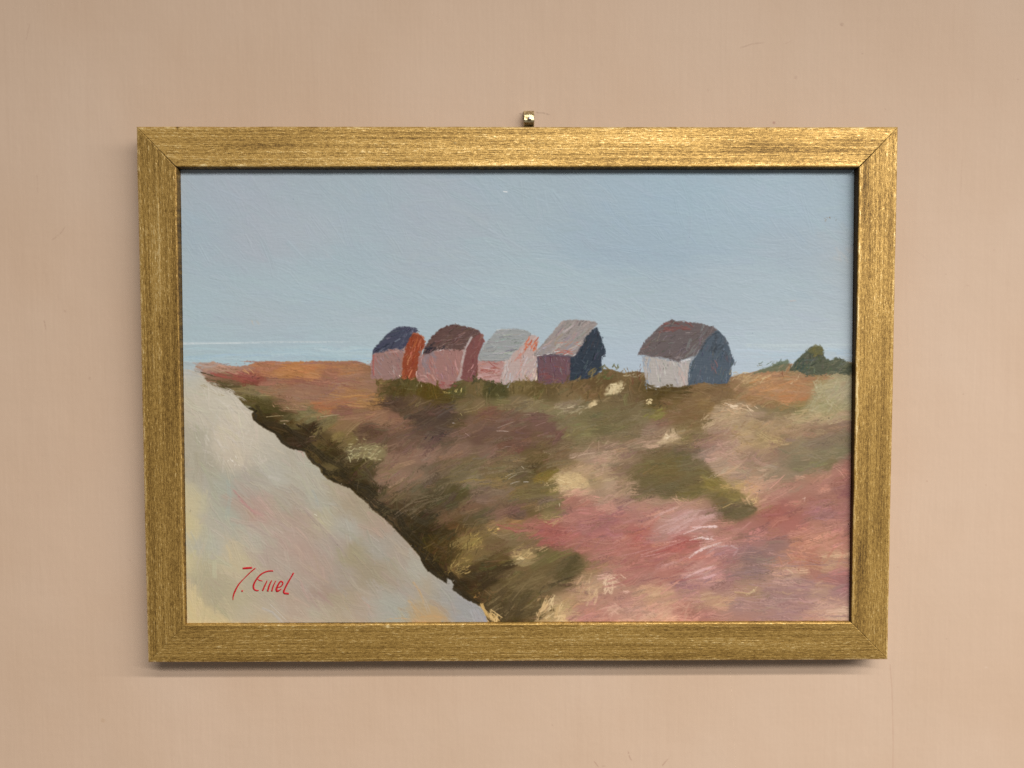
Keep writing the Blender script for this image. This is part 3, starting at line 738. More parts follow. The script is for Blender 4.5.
# cream flecks below the huts
for pts, c in (([(604, 396), (606, 388), (611, 384), (622, 381), (626, 384), (620, 390), (618, 394), (610, 395)], (212, 194, 152)), ([(587, 406), (592, 401), (598, 399.5), (596, 404), (590, 408)], (210, 188, 144)),
               ([(646, 446), (654, 443.5), (662, 440), (666, 431), (669, 437), (673, 428), (677, 436), (681, 438), (672, 442), (660, 445), (650, 447)], (206, 180, 144)),
               ([(556, 480), (562, 475), (570, 472), (580, 474), (588, 480), (590, 487), (580, 489), (570, 487), (560, 484)], (204, 176, 130))):
    Mp = cv.poly(pts, 1.1, 3, int(pts[0][0]), 2) * np.clip(.75 + .6 * noise(CH, CW, 4, 6, 2, int(pts[0][1])), 0, 1)
    cv.fill(Mp, c, .9)
D(10, (608, 385, 622, 393), (1.4, 2.6), (4, 8), -30, ((214, 196, 154), (204, 182, 140), (222, 204, 162)), .85, .42, 1.5, 8, M_land, .7)
D(4, (589, 402, 596, 405), (1.2, 2.0), (3, 6), -38, ((224, 202, 158), (212, 188, 144)), .85, .25, 1.5, 8, M_land, .3)
D(18, (556, 405, 588, 414), (.7, 1.5), (4, 10), -28, ((172, 160, 128), (158, 144, 112), (184, 168, 136)), .65, .4, 1.3, 8, M_land, .4)
D(7, (644, 399, 652, 404), (1.2, 2.2), (2, 4), 20, ((222, 200, 152),), .85, .25, 1.4, 8, M_land, .4)
D(8, (662, 434, 677, 441), (1.4, 2.4), (4, 8), -22, ((220, 198, 164), (206, 178, 146), (226, 206, 172)), .8, .35, 1.5, 8, M_land, .4)
D(12, (638, 441, 662, 447), (.8, 1.6), (8, 16), -10, ((186, 152, 128), (196, 162, 136)), .65, .4, 1.3, 8, M_land, .15)
for (a, b) in (((666, 430), (662, 439)), ((670, 428), (671, 434)), ((675, 429), (676, 434))):
    cv.stroke([a, b], .8, (104, 86, 60), .75, .2, 1, 5, M_land)
D(20, (560, 475, 586, 488), (1.4, 2.8), (4, 9), -18, ((206, 178, 132), (196, 166, 122), (214, 188, 142), (188, 156, 114)), .75, .5, 1.5, 12, M_land, .5)
D(10, (568, 489, 584, 495), (1, 2), (6, 12), -10, ((210, 164, 138), (200, 152, 130)), .7, .35, 1.3, 8, M_land, .2)
D(30, (585, 442, 625, 468), (.8, 1.8), (5, 14), -30, ((184, 152, 128), (170, 138, 114), (194, 164, 138)), .5, .45, 1.3, 8, M_land, .5)
D(20, (606, 480, 640, 496), (1, 2.2), (5, 14), -15, ((190, 156, 130), (176, 142, 118)), .5, .45, 1.2, 8, M_land, .4)
cv.stroke([(559, 503), (559.5, 507)], .7, (214, 196, 164), .8, .1, 1.3, 5)
D(12, (543, 514, 562, 524), (.8, 1.6), (5, 12), -20, ((196, 166, 120), (178, 148, 104)), .6, .4, 1.3, 8, M_land, .3)
D(14, (505, 524, 552, 531), (.9, 2.0), (10, 26), 1, ((170, 102, 94), (160, 96, 88), (178, 116, 104)), .6, .3, 1.2, 8, M_land, .12)
D(12, (535, 534, 560, 546), (1, 2.2), (8, 18), -16, ((168, 98, 90), (160, 92, 88), (176, 108, 100)), .6, .35, 1.2, 8, M_land, .2)
# right side: pale grass, yellow band, orange ground
D(26, (722, 402, 750, 414), (.9, 1.9), (4, 12), 10, ((216, 182, 146), (196, 160, 124), (184, 166, 134)), .65, .4, 1.4, 8, M_land, .4)
D(6, (728, 404, 737, 408), (1, 1.6), (5, 10), 12, ((232, 206, 174),), .85, .25, 1.5, 8, M_land, .2)
D(4, (748, 405, 756, 411), (.8, 1.4), (5, 9), 32, ((224, 196, 164),), .8, .25, 1.4, 8, M_land, .2)
D(22, (702, 416, 722, 430), (1, 2.0), (5, 12), -38, ((190, 164, 132), (178, 150, 120), (196, 172, 134)), .6, .45, 1.3, 8, M_land, .3)
D(34, (734, 422, 790, 446), (1.4, 3.0), (5, 12), -20, ((192, 162, 120), (170, 142, 100), (146, 118, 84), (182, 150, 110)), .55, .45, 1.3, 8, M_land, .45)
D(30, (790, 410, 848, 422), (1.4, 2.8), (6, 16), -12, ((190, 168, 126), (176, 152, 114), (158, 146, 108)), .6, .4, 1.3, 8, M_land, .3)
D(50, (812, 380, 852, 408), (1, 2.2), (4, 12), -60, ((180, 168, 134), (166, 156, 116), (150, 142, 100), (186, 176, 142)), .55, .4, 1.3, 8, M_land, .6)
D(26, (752, 376, 808, 402), (1, 2.2), (8, 24), -8, ((190, 134, 84), (182, 122, 76), (166, 124, 86), (196, 144, 100)), .5, .45, 1.1, 8, M_land, .2)
D(12, (738, 374, 768, 382), (.8, 1.8), (5, 12), -18, ((206, 178, 132), (190, 160, 116)), .65, .35, 1.3, 8, M_land, .3)
D(14, (704, 478, 730, 492), (1.4, 3.0), (6, 16), 28, ((144, 126, 72), (134, 118, 66), (154, 136, 86)), .5, .35, 1.2, 8, M_land, .35)
D(12, (724, 482, 740, 490), (.8, 1.5), (6, 12), 10, ((200, 170, 116), (186, 154, 100)), .65, .35, 1.3, 8, M_land, .3)
D(18, (742, 478, 758, 504), (.9, 2.0), (4, 12), 50, ((208, 166, 124), (196, 150, 112), (214, 178, 134)), .6, .4, 1.4, 8, M_land, .6)
for t in range(3):
    cv.stroke([(750, 500), (754, 498 + t), (756, 502), (752, 504)], .8, (220, 184, 132), .8, .2, 1.4, 6)
cv.stroke([(722, 508), (730, 504), (737, 503)], .8, (206, 172, 116), .75, .25, 1.3, 6)
D(14, (722, 504, 750, 518), (1.6, 3.2), (8, 18), -6, ((106, 94, 66), (112, 98, 68), (98, 86, 60)), .6, .25, 1, 8, M_land, .2)
D(6, (674, 497, 692, 502), (.8, 1.5), (5, 10), 10, ((198, 160, 130), (186, 152, 110)), .7, .3, 1.3, 8, M_land, .3)
for (x, y, s_) in ((759, 490, 1.15), (828.5, 418, 1.2), (848, 524, 1.3), (768, 552, .7), (849, 526, .9), (741, 443, .7), (690, 424, .5)):
    cv.stroke([(x - .4, y), (x + .4, y + .2)], s_, (34, 22, 18), .95, 0, 1.2, 2)
cv.stroke([(812, 421), (821, 420.5), (828, 418)], .6, (92, 80, 62), .6, .3, .8, 4)

# sweeping near-white strokes through the pink
for (a, m, b, wd, c, al) in (((668, 524), (686, 514), (706, 509), 5.0, (198, 160, 154), .6), ((672, 530), (694, 519), (714, 515), 4.0, (206, 170, 164), .6), ((684, 534), (700, 527), (718, 526), 2.6, (226, 194, 188), .75),
                             ((690, 540), (702, 537), (714, 539), 2.2, (240, 220, 214), .8), ((688, 558), (702, 549), (720, 543), 3.0, (232, 206, 200), .75), ((684, 578), (700, 570), (716, 565), 3.2, (214, 174, 168), .65),
                             ((640, 556), (664, 547), (690, 538), 2.2, (206, 156, 148), .55), ((705, 555), (718, 546), (738, 546), 3.4, (190, 156, 152), .55), ((655, 570), (676, 563), (694, 552), 3.0, (196, 146, 138), .5)):
    for k in range(3):
        j = rng.normal(0, .9, (3, 2))
        cv.stroke([np.array(a) + j[0], np.array(m) + j[1] * .6, np.array(b) + j[2]], wd * rng.uniform(.45, .9), np.array(c) + rng.normal(0, 5), al * .6, .6, 1.6, 12, M_land)

# ---- the path
A = M_road[..., None]
cv.C = cv.C * (1 - A) + F_road * A
for _ in range(1900):
    x, y = rng.uniform(172, 495), rng.uniform(366, 634)
    p = cv.px(np.array([[x, y]]))[0]
    iy, ix = int(np.clip(p[1], 0, CH - 1)), int(np.clip(p[0], 0, CW - 1))
    if M_road[iy, ix] < .6:
        continue
    if x < 260 and y < 470:
        a = math.radians(rng.normal(58, 30))
    elif x < 215:
        a = math.radians(rng.normal(85, 20))
    else:
        a = math.radians(rng.normal(46, 18))
    big = rng.random() < .5
    L = rng.uniform(5, 15) * (1 if big else .7)
    d = np.array([math.cos(a), math.sin(a)]) * L
    n_ = np.array([-d[1], d[0]]) * rng.normal(0, .15)
    c = F_road[iy, ix] + rng.normal(0, 2.2) + rng.normal(0, 1.6, 3)
    cv.stroke([(x - d[0], y - d[1]), (x + n_[0], y + n_[1]), (x + d[0], y + d[1])], rng.uniform(2.5, 5.5) if big else rng.uniform(.8, 2), c + rng.normal(0, 2), .65, .3, rng.uniform(.4, 1.1), 6, M_road)
for (a, m, b, wd, c, al) in (((233, 490), (244, 503), (258, 517), 2.6, (182, 134, 130), .6), ((240, 500), (252, 510), (264, 516), 3.0, (184, 142, 136), .5), ((254, 508), (266, 515), (278, 520), 1.8, (180, 148, 138), .5),
                             ((303, 510), (320, 528), (340, 548), 1.1, (156, 140, 132), .65), ((306, 508), (322, 525), (344, 546), 1.0, (190, 178, 158), .5), ((300, 505), (330, 535), (350, 560), 1.3, (160, 142, 136), .4),
                             ((318, 518), (322, 523), (326, 525), 2.2, (192, 184, 150), .6), ((314, 514), (316, 515), (317, 516), 1.0, (216, 212, 190), .8), ((413, 582), (420, 592), (424, 604), 2.2, (190, 158, 114), .55),
                             ((408, 600), (416, 610), (424, 616), 2.4, (194, 160, 116), .55), ((386, 619), (400, 618), (412, 619), 1.2, (200, 164, 120), .6), ((420, 617), (434, 616), (446, 618), 2.2, (194, 156, 112), .55),
                             ((312, 490), (316, 498), (318, 506), 3, (166, 172, 166), .35), ((228, 480), (230, 500), (226, 520), 4, (160, 170, 160), .35), ((318, 592), (326, 600), (334, 606), 2.6, (166, 136, 128), .45),
                             ((300, 580), (304, 592), (310, 602), 3, (186, 152, 142), .4), ((226, 545), (230, 552), (231, 562), 2.4, (202, 184, 148), .55), ((228, 542), (238, 542), (246, 548), 1.6, (196, 180, 150), .5),
                             ((262, 608), (272, 612), (284, 624), 2.4, (184, 178, 172), .5), ((270, 604), (282, 616), (288, 622), .6, (206, 200, 190), .6), ((185, 590), (190, 606), (196, 618), 4, (208, 188, 142), .5),
                             ((368, 512), (376, 516), (384, 526), 2, (178, 152, 138), .45), ((298, 451), (302, 452), (304, 458), 1.4, (194, 156, 146), .6), ((384, 516), (392, 524), (398, 533), 1.4, (184, 148, 136), .45),
                             ((364, 602), (368, 605), (370, 608), 1.4, (200, 166, 154), .6), ((376, 590), (380, 591), (384, 588), .7, (190, 176, 164), .5), ((372, 616), (388, 612), (396, 616), 2, (178, 168, 158), .4), ((485, 616), (484, 620), (486, 624), 1.5, (150, 152, 176), .6)):
    cv.stroke([a, m, b], wd, c, al, .25, .7, 4, M_road)
D(46, (206, 408, 264, 468), (1.4, 3.2), (8, 20), 52, ((200, 190, 175), (204, 194, 180), (192, 182, 166)), .4, .4, 1.4, 4, M_road, .7)
D(7, (228, 452, 240, 466), (.6, 1.0), (2, 5), 70, ((228, 220, 204),), .75, .2, 1.6, 3, M_road, .6)
D(50, (190, 385, 262, 445), (1.0, 2.6), (8, 20), 48, ((202, 194, 180), (196, 186, 172), (182, 174, 158)), .5, .4, 1.2, 4, M_road, .3)
D(18, (200, 384, 232, 396), (.9, 1.8), (3, 8), 30, ((160, 142, 112), (146, 130, 96), (186, 172, 148)), .55, .45, 1.1, 6, None, .4)
D(3, (189, 510, 191, 512), (.5, .7), (.6, 1.2), 30, ((110, 100, 84),), .8, .1, .6, 3)
# at its far end the path melts into the sea and its edge is brushed over
for _ in range(26):
    x, y = rng.uniform(178, 197), rng.uniform(361, 377)
    cv.stroke([(x - 5, y - .5), (x, y), (x + 6, y + 1.5)], rng.uniform(2, 4), np.array((168, 178, 180)) + (y - 364) * np.array([1.8, .6, -.3]) + rng.normal(0, 3), .55, .35, .8, 4)
for _ in range(46):
    t = rng.uniform(2, 9)
    q = E_[int(t)] * (1 - t % 1) + E_[int(t) + 1] * (t % 1) + rng.normal(0, 1.6, 2)
    cv.stroke([q + (-5, -1.5), q + (0, .5), q + (rng.uniform(1, 4), rng.uniform(1, 4))], rng.uniform(1.2, 2.6), np.array((186, 177, 162)) + rng.normal(0, 6), .6, .5, 1.0, 6)
# pale ridge of paint along the path's edge
for k in range(10, len(E_) - 3):
    if rng.random() < .7:
        cv.stroke([E_[k] + (-1.2, .8), E_[k + 1] + (-1.2, .8)], .8, look(F_road, *(E_[k] + (-5, 4))) + rng.normal(5, 6), .6, .35, 1.6, 5, M_road)
for k in range(14, len(E_) - 4):
    for q in range(1):
        t = rng.random()
        m = E_[k] * (1 - t) + E_[k + 1] * t + rng.normal(0, .8, 2)
        cv.stroke([m, m + rng.normal(0, 1.0, 2)], rng.uniform(.4, .9), (50, 42, 30) if rng.random() < .6 else (176, 166, 148), .8, .1, 1, 4)

# ---- the five huts
def fillp(pts, col, seed, warp=.55, alpha=1.0):
    M = cv.poly(pts, warp, 3, seed)
    cv.fill(M, col, alpha)
    return M


def body(pts, col, seed, ang, cols, n=26, wr=(.7, 1.7), lr=(4, 12), jit=.2, dry=.4, al=.85, warp=.95):
    n = int(n * 1.5)
    col = calm([(0, 0) + tuple(col)], .88)[0][2:5]
    M = fillp(pts, col, seed, warp)
    cols = [c_[2:5] for c_ in calm([(0, 0) + tuple(k) for k in cols], .86)]
    P = np.array(pts)
    bx = (P[:, 0].min(), P[:, 1].min(), P[:, 0].max(), P[:, 1].max())
    for k in range(n):
        kc = np.array(cols[rng.integers(len(cols))], float) + rng.normal(0, 11) + rng.normal(0, 4, 3)
        D(1, bx, wr, lr, ang, kc, al, dry, 1.3, 16, M, jit)
    md = np.array(cols, float).mean(0)
    for k in range(int(n * .8)):                     # the outline is broken by the brush
        i = rng.integers(len(P))
        t = rng.random()
        q = P[i] * (1 - t) + P[(i + 1) % len(P)] * t + rng.normal(0, .5, 2)
        dv = (P[(i + 1) % len(P)] - P[i]) / (np.linalg.norm(P[(i + 1) % len(P)] - P[i]) + 1e-6)
        dv = dv * rng.uniform(.6, 2.0) + rng.normal(0, .5, 2)
        cv.stroke([q - dv, q + dv], rng.uniform(.6, 1.3), np.array(cols[rng.integers(len(cols))], float) + rng.normal(0, 9), .75, .4, 1.3, 10)
    D(n // 2, bx, (.5, 1.1), (2, 6), ang, (md * .72, md * .8 + 8, md * .8 + 46, md * .88 + 32), .8, .45, 1.8, 14, M, jit + .25)
    return M


def line(pts, wd, col, al=.85, dry=.2, h=1.4):
    cv.stroke(pts, wd, col, al, dry, h, 6)


for pts, c in (([(374, 353), (392, 340), (414, 334), (418, 350), (414, 376), (376, 376)], (166, 140, 132)), ([(422, 354), (446, 340), (474, 336), (478, 350), (470, 378), (440, 386), (420, 378)], (168, 148, 142)),
               ([(480, 358), (500, 345), (528, 340), (534, 352), (534, 378), (482, 378)], (186, 172, 166)), ([(538, 356), (566, 340), (594, 335), (600, 354), (598, 374), (542, 380)], (92, 84, 90)),
               ([(644, 356), (668, 345), (712, 336), (728, 362), (724, 380), (648, 385)], (150, 154, 158))):
    fillp(pts, c, 49)
# hut with the orange gable
body([(373, 354), (382, 352), (390, 349), (402, 350), (404, 356), (402, 366), (401, 378), (390, 380), (371, 379), (371, 366)], (152, 116, 108), 50, 60,
     ((146, 116, 116), (166, 118, 110), (162, 100, 92), (140, 118, 120)), 30)
line([(373.5, 355), (373, 366), (373.5, 376)], 1.8, (160, 90, 84), .8, .25)
D(6, (385, 350, 402, 354), (.9, 1.6), (4, 9), -8, ((172, 136, 128), (182, 150, 142)), .6, .35, 1.2, 6)
M = body([(373.2, 353.5), (373.4, 350), (380, 342), (386, 335.5), (393, 330), (400, 327), (409, 327), (416, 328.8), (417.6, 331.5), (413, 337), (407, 345), (402, 350), (395, 348.5), (389, 349), (382, 352)],
         (70, 72, 90), 52, -38, ((62, 66, 84), (84, 86, 104), (74, 76, 96), (98, 100, 118), (56, 58, 76)), 46)
D(12, (373, 342, 388, 353), (1, 2), (4, 9), -35, ((38, 42, 54), (46, 50, 64)), .7, .3, 1.2, 5, M)
D(8, (404, 328, 416, 340), (1, 2), (5, 10), -50, ((112, 114, 130), (98, 98, 112)), .6, .4, 1.2, 5, M)
body([(412, 334), (416, 333.5), (422, 336), (425, 341), (424, 346), (421, 353), (419, 360), (416.5, 378), (408, 379.5), (402, 378), (402.5, 362), (405, 351), (408.5, 342)], (146, 66, 40), 53, -66,
     ((166, 78, 44), (136, 56, 36), (176, 92, 56), (150, 62, 36), (186, 104, 70)), 46)
line([(404, 352), (402, 362), (401, 376)], 1.0, (150, 112, 92), .7, .35)
line([(399, 375), (400.5, 377)], 1.2, (222, 204, 178), .85, .2)
line([(411, 367), (409, 371)], .7, (214, 160, 128), .6, .3)
line([(416.5, 371), (415.5, 376)], .8, (226, 206, 196), .8, .2)
# hut with the brown thatched roof
body([(424, 354), (418.5, 358), (418, 368), (416.5, 376), (419, 381.5), (430, 383), (436, 386), (441, 389), (449, 388.5), (457, 379), (461, 366), (464, 354), (462, 349), (446, 349)], (158, 114, 106), 54, 75,
     ((168, 118, 110), (150, 114, 114), (176, 124, 114), (160, 98, 92)), 46)
D(14, (420, 353, 436, 370), (2.0, 3.6), (5, 12), 80, ((132, 118, 122), (140, 122, 122)), .7, .35, 1.1, 6)
D(10, (440, 366, 455, 378), (1.2, 2.2), (5, 10), 80, ((150, 112, 110), (142, 108, 110)), .5, .35, 1.1, 6)
D(10, (438, 382, 454, 388), (1, 2), (4, 8), 5, ((152, 84, 80), (140, 78, 74)), .7, .3, 1.1, 6)
D(6, (417, 372, 432, 381), (1, 2), (4, 8), 40, ((190, 140, 132), (200, 160, 150)), .55, .35, 1.1, 6)
body([(470, 334), (478, 331.5), (483, 335), (484, 342), (481, 350), (478.5, 356), (478.5, 372), (472, 382), (461, 379), (463, 364), (466, 350)], (126, 76, 72), 55, -62,
     ((134, 80, 76), (116, 68, 64), (142, 88, 82), (124, 78, 76)), 36)
M = body([(423, 354), (425, 347), (430, 339.5), (436, 333), (441, 329), (446, 326.8), (452, 324.8), (458, 325), (465, 326.8), (472, 329), (478, 330), (480, 333), (474, 338), (468, 344), (464, 349), (458, 350), (446, 349), (436, 350), (428, 354)],
         (98, 72, 66), 56, -28, ((108, 78, 70), (86, 62, 58), (120, 90, 82), (100, 70, 62), (92, 70, 70)), 70, (.6, 1.6), (4, 12))
D(22, (424, 345, 446, 354), (1.2, 2.4), (5, 11), -30, ((42, 40, 48), (52, 46, 50), (60, 50, 52)), .8, .3, 1.2, 5, M)
D(10, (442, 333, 466, 345), (.5, .9), (5, 12), -24, ((146, 122, 116), (136, 112, 108)), .55, .4, 1.4, 5, M)
line([(471.5, 336.5), (468, 343), (464, 349.5)], 2.4, (186, 174, 172), .85, .25)
line([(465, 350), (463, 358), (461, 366)], 2.6, (190, 178, 172), .7, .35)
line([(461, 368), (459.5, 375)], .9, (196, 166, 150), .6, .4)
line([(438, 351), (444, 349)], 1.0, (218, 208, 206), .9, .15)
line([(446, 350), (456, 349.3)], .8, (210, 194, 190), .75, .3)
line([(418, 357), (422, 356)], .8, (206, 178, 170), .7, .3)
line([(416.5, 372), (417, 379)], .9, (220, 190, 180), .6, .3)
# hut with the pale grey roof
body([(478, 360), (500, 361), (504, 362), (503, 383), (490, 382), (478, 378)], (180, 136, 128), 57, 5, ((170, 108, 96), (184, 140, 132), (192, 152, 144), (160, 100, 90)), 24)
D(8, (480, 362, 497, 372), (1, 2), (5, 12), 4, ((160, 88, 78), (150, 84, 76)), .7, .3, 1.2, 6)
D(10, (478, 372, 500, 381), (1, 2), (5, 12), -8, ((196, 158, 152), (186, 148, 144)), .6, .3, 1.1, 6)
body([(528.5, 336), (531, 335), (536, 336.5), (538.5, 341), (537, 347), (537, 355), (537, 379), (530, 380.5), (515, 381), (504, 385), (500, 382), (505, 364), (512, 354), (520, 347)], (184, 160, 152), 58, -62,
     ((190, 158, 148), (184, 134, 118), (188, 168, 162), (178, 170, 168), (180, 160, 158)), 50)
D(12, (526, 337, 537, 350), (1.2, 2.2), (4, 9), -55, ((196, 100, 70), (180, 86, 58), (204, 116, 84)), .8, .25, 1.3, 7)
D(8, (512, 350, 528, 368), (.9, 1.8), (6, 14), -55, ((194, 122, 102), (188, 112, 94)), .55, .35, 1.2, 7)
D(10, (503, 356, 514, 383), (.9, 1.8), (6, 14), -72, ((172, 180, 188), (184, 186, 190), (196, 184, 180)), .6, .35, 1.2, 6)
D(8, (518, 368, 536, 380), (.9, 1.8), (4, 10), -60, ((206, 170, 158), (200, 158, 146)), .55, .35, 1.2, 6)
D(5, (533, 370, 537, 379), (.9, 1.5), (4, 7), -78, ((222, 204, 180), (214, 186, 164)), .8, .25, 1.3, 6)
M = body([(478, 358), (480.5, 351), (485, 344), (490, 338.5), (496, 331.5), (502, 329.3), (510, 329), (520, 329.4), (527, 331), (530.5, 334), (526, 340.5), (520, 347), (513, 353.5), (508, 359), (500, 361), (488, 361), (479, 360)],
         (152, 155, 153), 59, -6, ((158, 160, 158), (144, 148, 148), (164, 162, 158), (150, 158, 156), (140, 142, 142)), 50, (.7, 1.8), (6, 18), .12)
line([(480, 360.5), (492, 360.8), (507, 360.5)], .7, (108, 110, 110), .75, .3)
line([(496, 330), (512, 329.4)], .9, (196, 192, 184), .6, .35)
line([(519, 343.5), (523, 342.5)], .5, (110, 110, 110), .6, .3)
line([(492, 357.5), (506, 357)], .9, (134, 140, 140), .6, .4)
line([(500, 362.5), (505, 360.5)], .9, (120, 104, 106), .7, .3)
# hut with the dark gable
body([(537, 356), (555, 355), (572, 357), (572, 378), (564, 383), (545, 384), (538, 381)], (112, 80, 85), 60, 84, ((100, 84, 94), (92, 78, 92), (112, 82, 88), (106, 78, 84)), 30)
D(16, (538, 367, 570, 382), (1.2, 2.4), (5, 12), 4, ((132, 78, 74), (126, 74, 72), (122, 80, 80)), .6, .35, 1.2, 6)
line([(537.6, 357), (538, 368), (538, 379)], 1.0, (72, 66, 78), .8, .25)
line([(541, 356.5), (556, 355.5), (570, 357)], 1.2, (84, 74, 88), .6, .3)
M = body([(597, 327.5), (599, 334), (601.5, 338), (603, 345), (605.6, 351), (604.5, 355), (601.5, 356), (602, 370), (596, 375), (586, 379), (570, 381), (570.5, 358), (576, 356), (582, 346), (585, 337), (590, 331.5)], (50, 60, 72), 61, -70,
         ((44, 52, 64), (58, 70, 84), (62, 76, 90), (52, 56, 66), (46, 50, 58)), 50)
D(8, (584, 338, 598, 352), (1, 2), (4, 9), -60, ((66, 60, 64), (60, 58, 64)), .5, .35, 1.1, 5, M)
D(6, (574, 358, 586, 366), (.8, 1.4), (3, 6), 60, ((78, 86, 96), (70, 78, 90)), .5, .4, 1.2, 5, M)
D(8, (572, 368, 598, 380), (1, 2), (6, 12), 0, ((66, 78, 90), (72, 76, 82)), .45, .4, 1.2, 5, M)
M = body([(533.5, 354.5), (540, 347.5), (546, 341), (553, 332), (559, 325), (564, 320.4), (574, 320), (586, 321), (596, 322.5), (596.8, 325.5), (590, 331.5), (585, 337), (582, 345), (577, 352), (574, 356.5), (566, 355.5), (555, 354), (546, 354), (537, 356)],
         (152, 141, 136), 62, -42, ((158, 146, 140), (144, 133, 128), (150, 143, 140), (162, 145, 137), (141, 135, 133)), 60, (.9, 2.2), (6, 18), .15)
D(12, (556, 341, 582, 356), (.7, 1.5), (5, 12), -8, ((186, 112, 94), (174, 124, 112), (190, 126, 108)), .65, .4, 1.3, 6, M)
D(6, (552, 350, 572, 355), (.9, 1.6), (6, 12), -4, ((184, 98, 82), (172, 96, 84)), .7, .3, 1.3, 6, M)
D(8, (540, 343, 556, 354), (.9, 1.6), (5, 10), -42, ((142, 140, 142), (150, 150, 152)), .5, .4, 1.2, 6, M)
for (a, b) in (((546, 354.5), (552, 353)), ((554, 352), (560, 351)), ((564, 355), (569, 353)), ((536, 356), (543, 355)), ((573, 356), (576, 353.5))):
    line([a, b], .8, (224, 218, 214), .85, .2)
line([(564, 320.6), (580, 320.6), (594, 322.6)], .6, (118, 108, 106), .5, .4)
# hut standing alone
body([(642, 357), (655, 358), (668, 361), (680, 362), (690, 361), (689, 372), (688, 385), (680, 387), (660, 387), (651, 389), (647, 386), (644, 372)], (176, 168, 161), 63, 78,
     ((182, 172, 163), (170, 164, 160), (186, 173, 163), (176, 168, 163), (164, 161, 160)), 40)
D(12, (643, 357, 652, 387), (1, 2), (6, 14), 80, ((142, 156, 170), (134, 148, 164), (158, 166, 176)), .65, .35, 1.2, 6)
D(10, (676, 362, 688, 382), (1, 2), (5, 12), 82, ((196, 172, 162), (190, 164, 156)), .55, .35, 1.2, 6)
line([(651, 387), (655, 387.5), (659, 386)], 1.2, (222, 224, 226), .85, .2)
line([(647, 380), (649, 386)], 1.1, (110, 134, 160), .75, .25)
M = body([(700, 348), (712, 328), (717, 330.5), (724, 336), (728, 344), (731, 354), (734.6, 362.5), (734, 365), (731, 366), (730.5, 378), (727, 384), (720, 386.5), (712, 384.5), (703, 382.5), (694, 384), (688, 386), (688.5, 374), (690, 364), (694, 358)], (80, 92, 104), 64, -78,
         ((70, 82, 96), (88, 98, 108), (96, 104, 112), (76, 90, 106), (92, 94, 98)), 60)
D(16, (702, 332, 722, 350), (1.2, 2.2), (5, 12), -55, ((56, 63, 70), (64, 71, 78), (60, 67, 74)), .6, .35, 1.2, 7, M)
D(8, (722, 344, 733, 364), (1, 2), (5, 10), 60, ((66, 73, 80), (72, 78, 85), (62, 70, 78)), .55, .3, 1.2, 5, M)
D(9, (709, 361, 717, 372), (1, 2), (3, 7), 70, ((126, 98, 100), (132, 96, 96), (116, 96, 100)), .65, .3, 1.2, 6, M)
D(4, (722, 356, 728, 361), (.8, 1.4), (3, 6), 60, ((112, 92, 98), (104, 90, 98)), .5, .4, 1.2, 5, M)
D(8, (692, 366, 708, 382), (1, 2), (5, 10), -80, ((104, 110, 114), (98, 104, 110)), .5, .4, 1.2, 5, M)
D(6, (688, 360, 698, 382), (.8, 1.4), (5, 10), -80, ((66, 78, 90), (72, 84, 96)), .5, .3, 1.2, 5, M)
D(4, (712, 380, 726, 385), (1, 1.8), (4, 9), 10, ((72, 84, 96),), .5, .3, 1.2, 5, M)
line([(721, 336), (724, 342)], 1.0, (118, 122, 124), .5, .4)
M = body([(638, 354.8), (641, 348), (645, 341.5), (650, 336), (656, 330), (663, 324), (668, 321.2), (672, 319.8), (675, 321.5), (684, 321.8), (694, 323.2), (702, 323.6), (706, 325.5), (713, 326.8), (716.5, 330), (711, 334), (705, 340), (701, 347), (697, 355), (688, 357.5), (682, 359.5), (679, 362), (672, 360), (662, 357), (652, 357), (645, 355)],
         (104, 92, 91), 65, -34, ((112, 96, 94), (96, 86, 86), (106, 98, 98), (116, 104, 102), (98, 84, 82)), 70, (.7, 1.8), (5, 14), .35)
D(18, (658, 322, 692, 332), (1.4, 2.8), (6, 14), 2, ((124, 78, 73), (114, 74, 70), (130, 86, 80)), .7, .35, 1.2, 6, M)
D(10, (640, 338, 660, 355), (.8, 1.6), (5, 12), -50, ((114, 84, 84), (104, 84, 86)), .5, .4, 1.2, 5, M)
D(20, (688, 326, 714, 356), (1.4, 3.0), (6, 14), -55, ((112, 112, 110), (122, 121, 118), (104, 105, 105)), .75, .35, 1.2, 5, M)
D(10, (656, 351, 680, 360), (.8, 1.5), (5, 10), 6, ((134, 124, 124), (146, 134, 132), (118, 98, 96)), .6, .4, 1.2, 5, M)
line([(685, 333), (692, 332.4)], .5, (176, 164, 160), .7, .3)
line([(669, 321), (672, 319.5)], .9, (96, 58, 56), .8, .2)
line([(681, 361.8), (686, 360), (691, 359)], 1.6, (222, 220, 218), .85, .25)
line([(654, 359.5), (664, 360.5)], .9, (200, 176, 166), .65, .35)
line([(692, 360), (696, 356), (699, 349)], .9, (176, 184, 192), .6, .35)
line([(691.5, 361), (689.5, 370), (688.6, 380)], .9, (170, 182, 192), .65, .35)

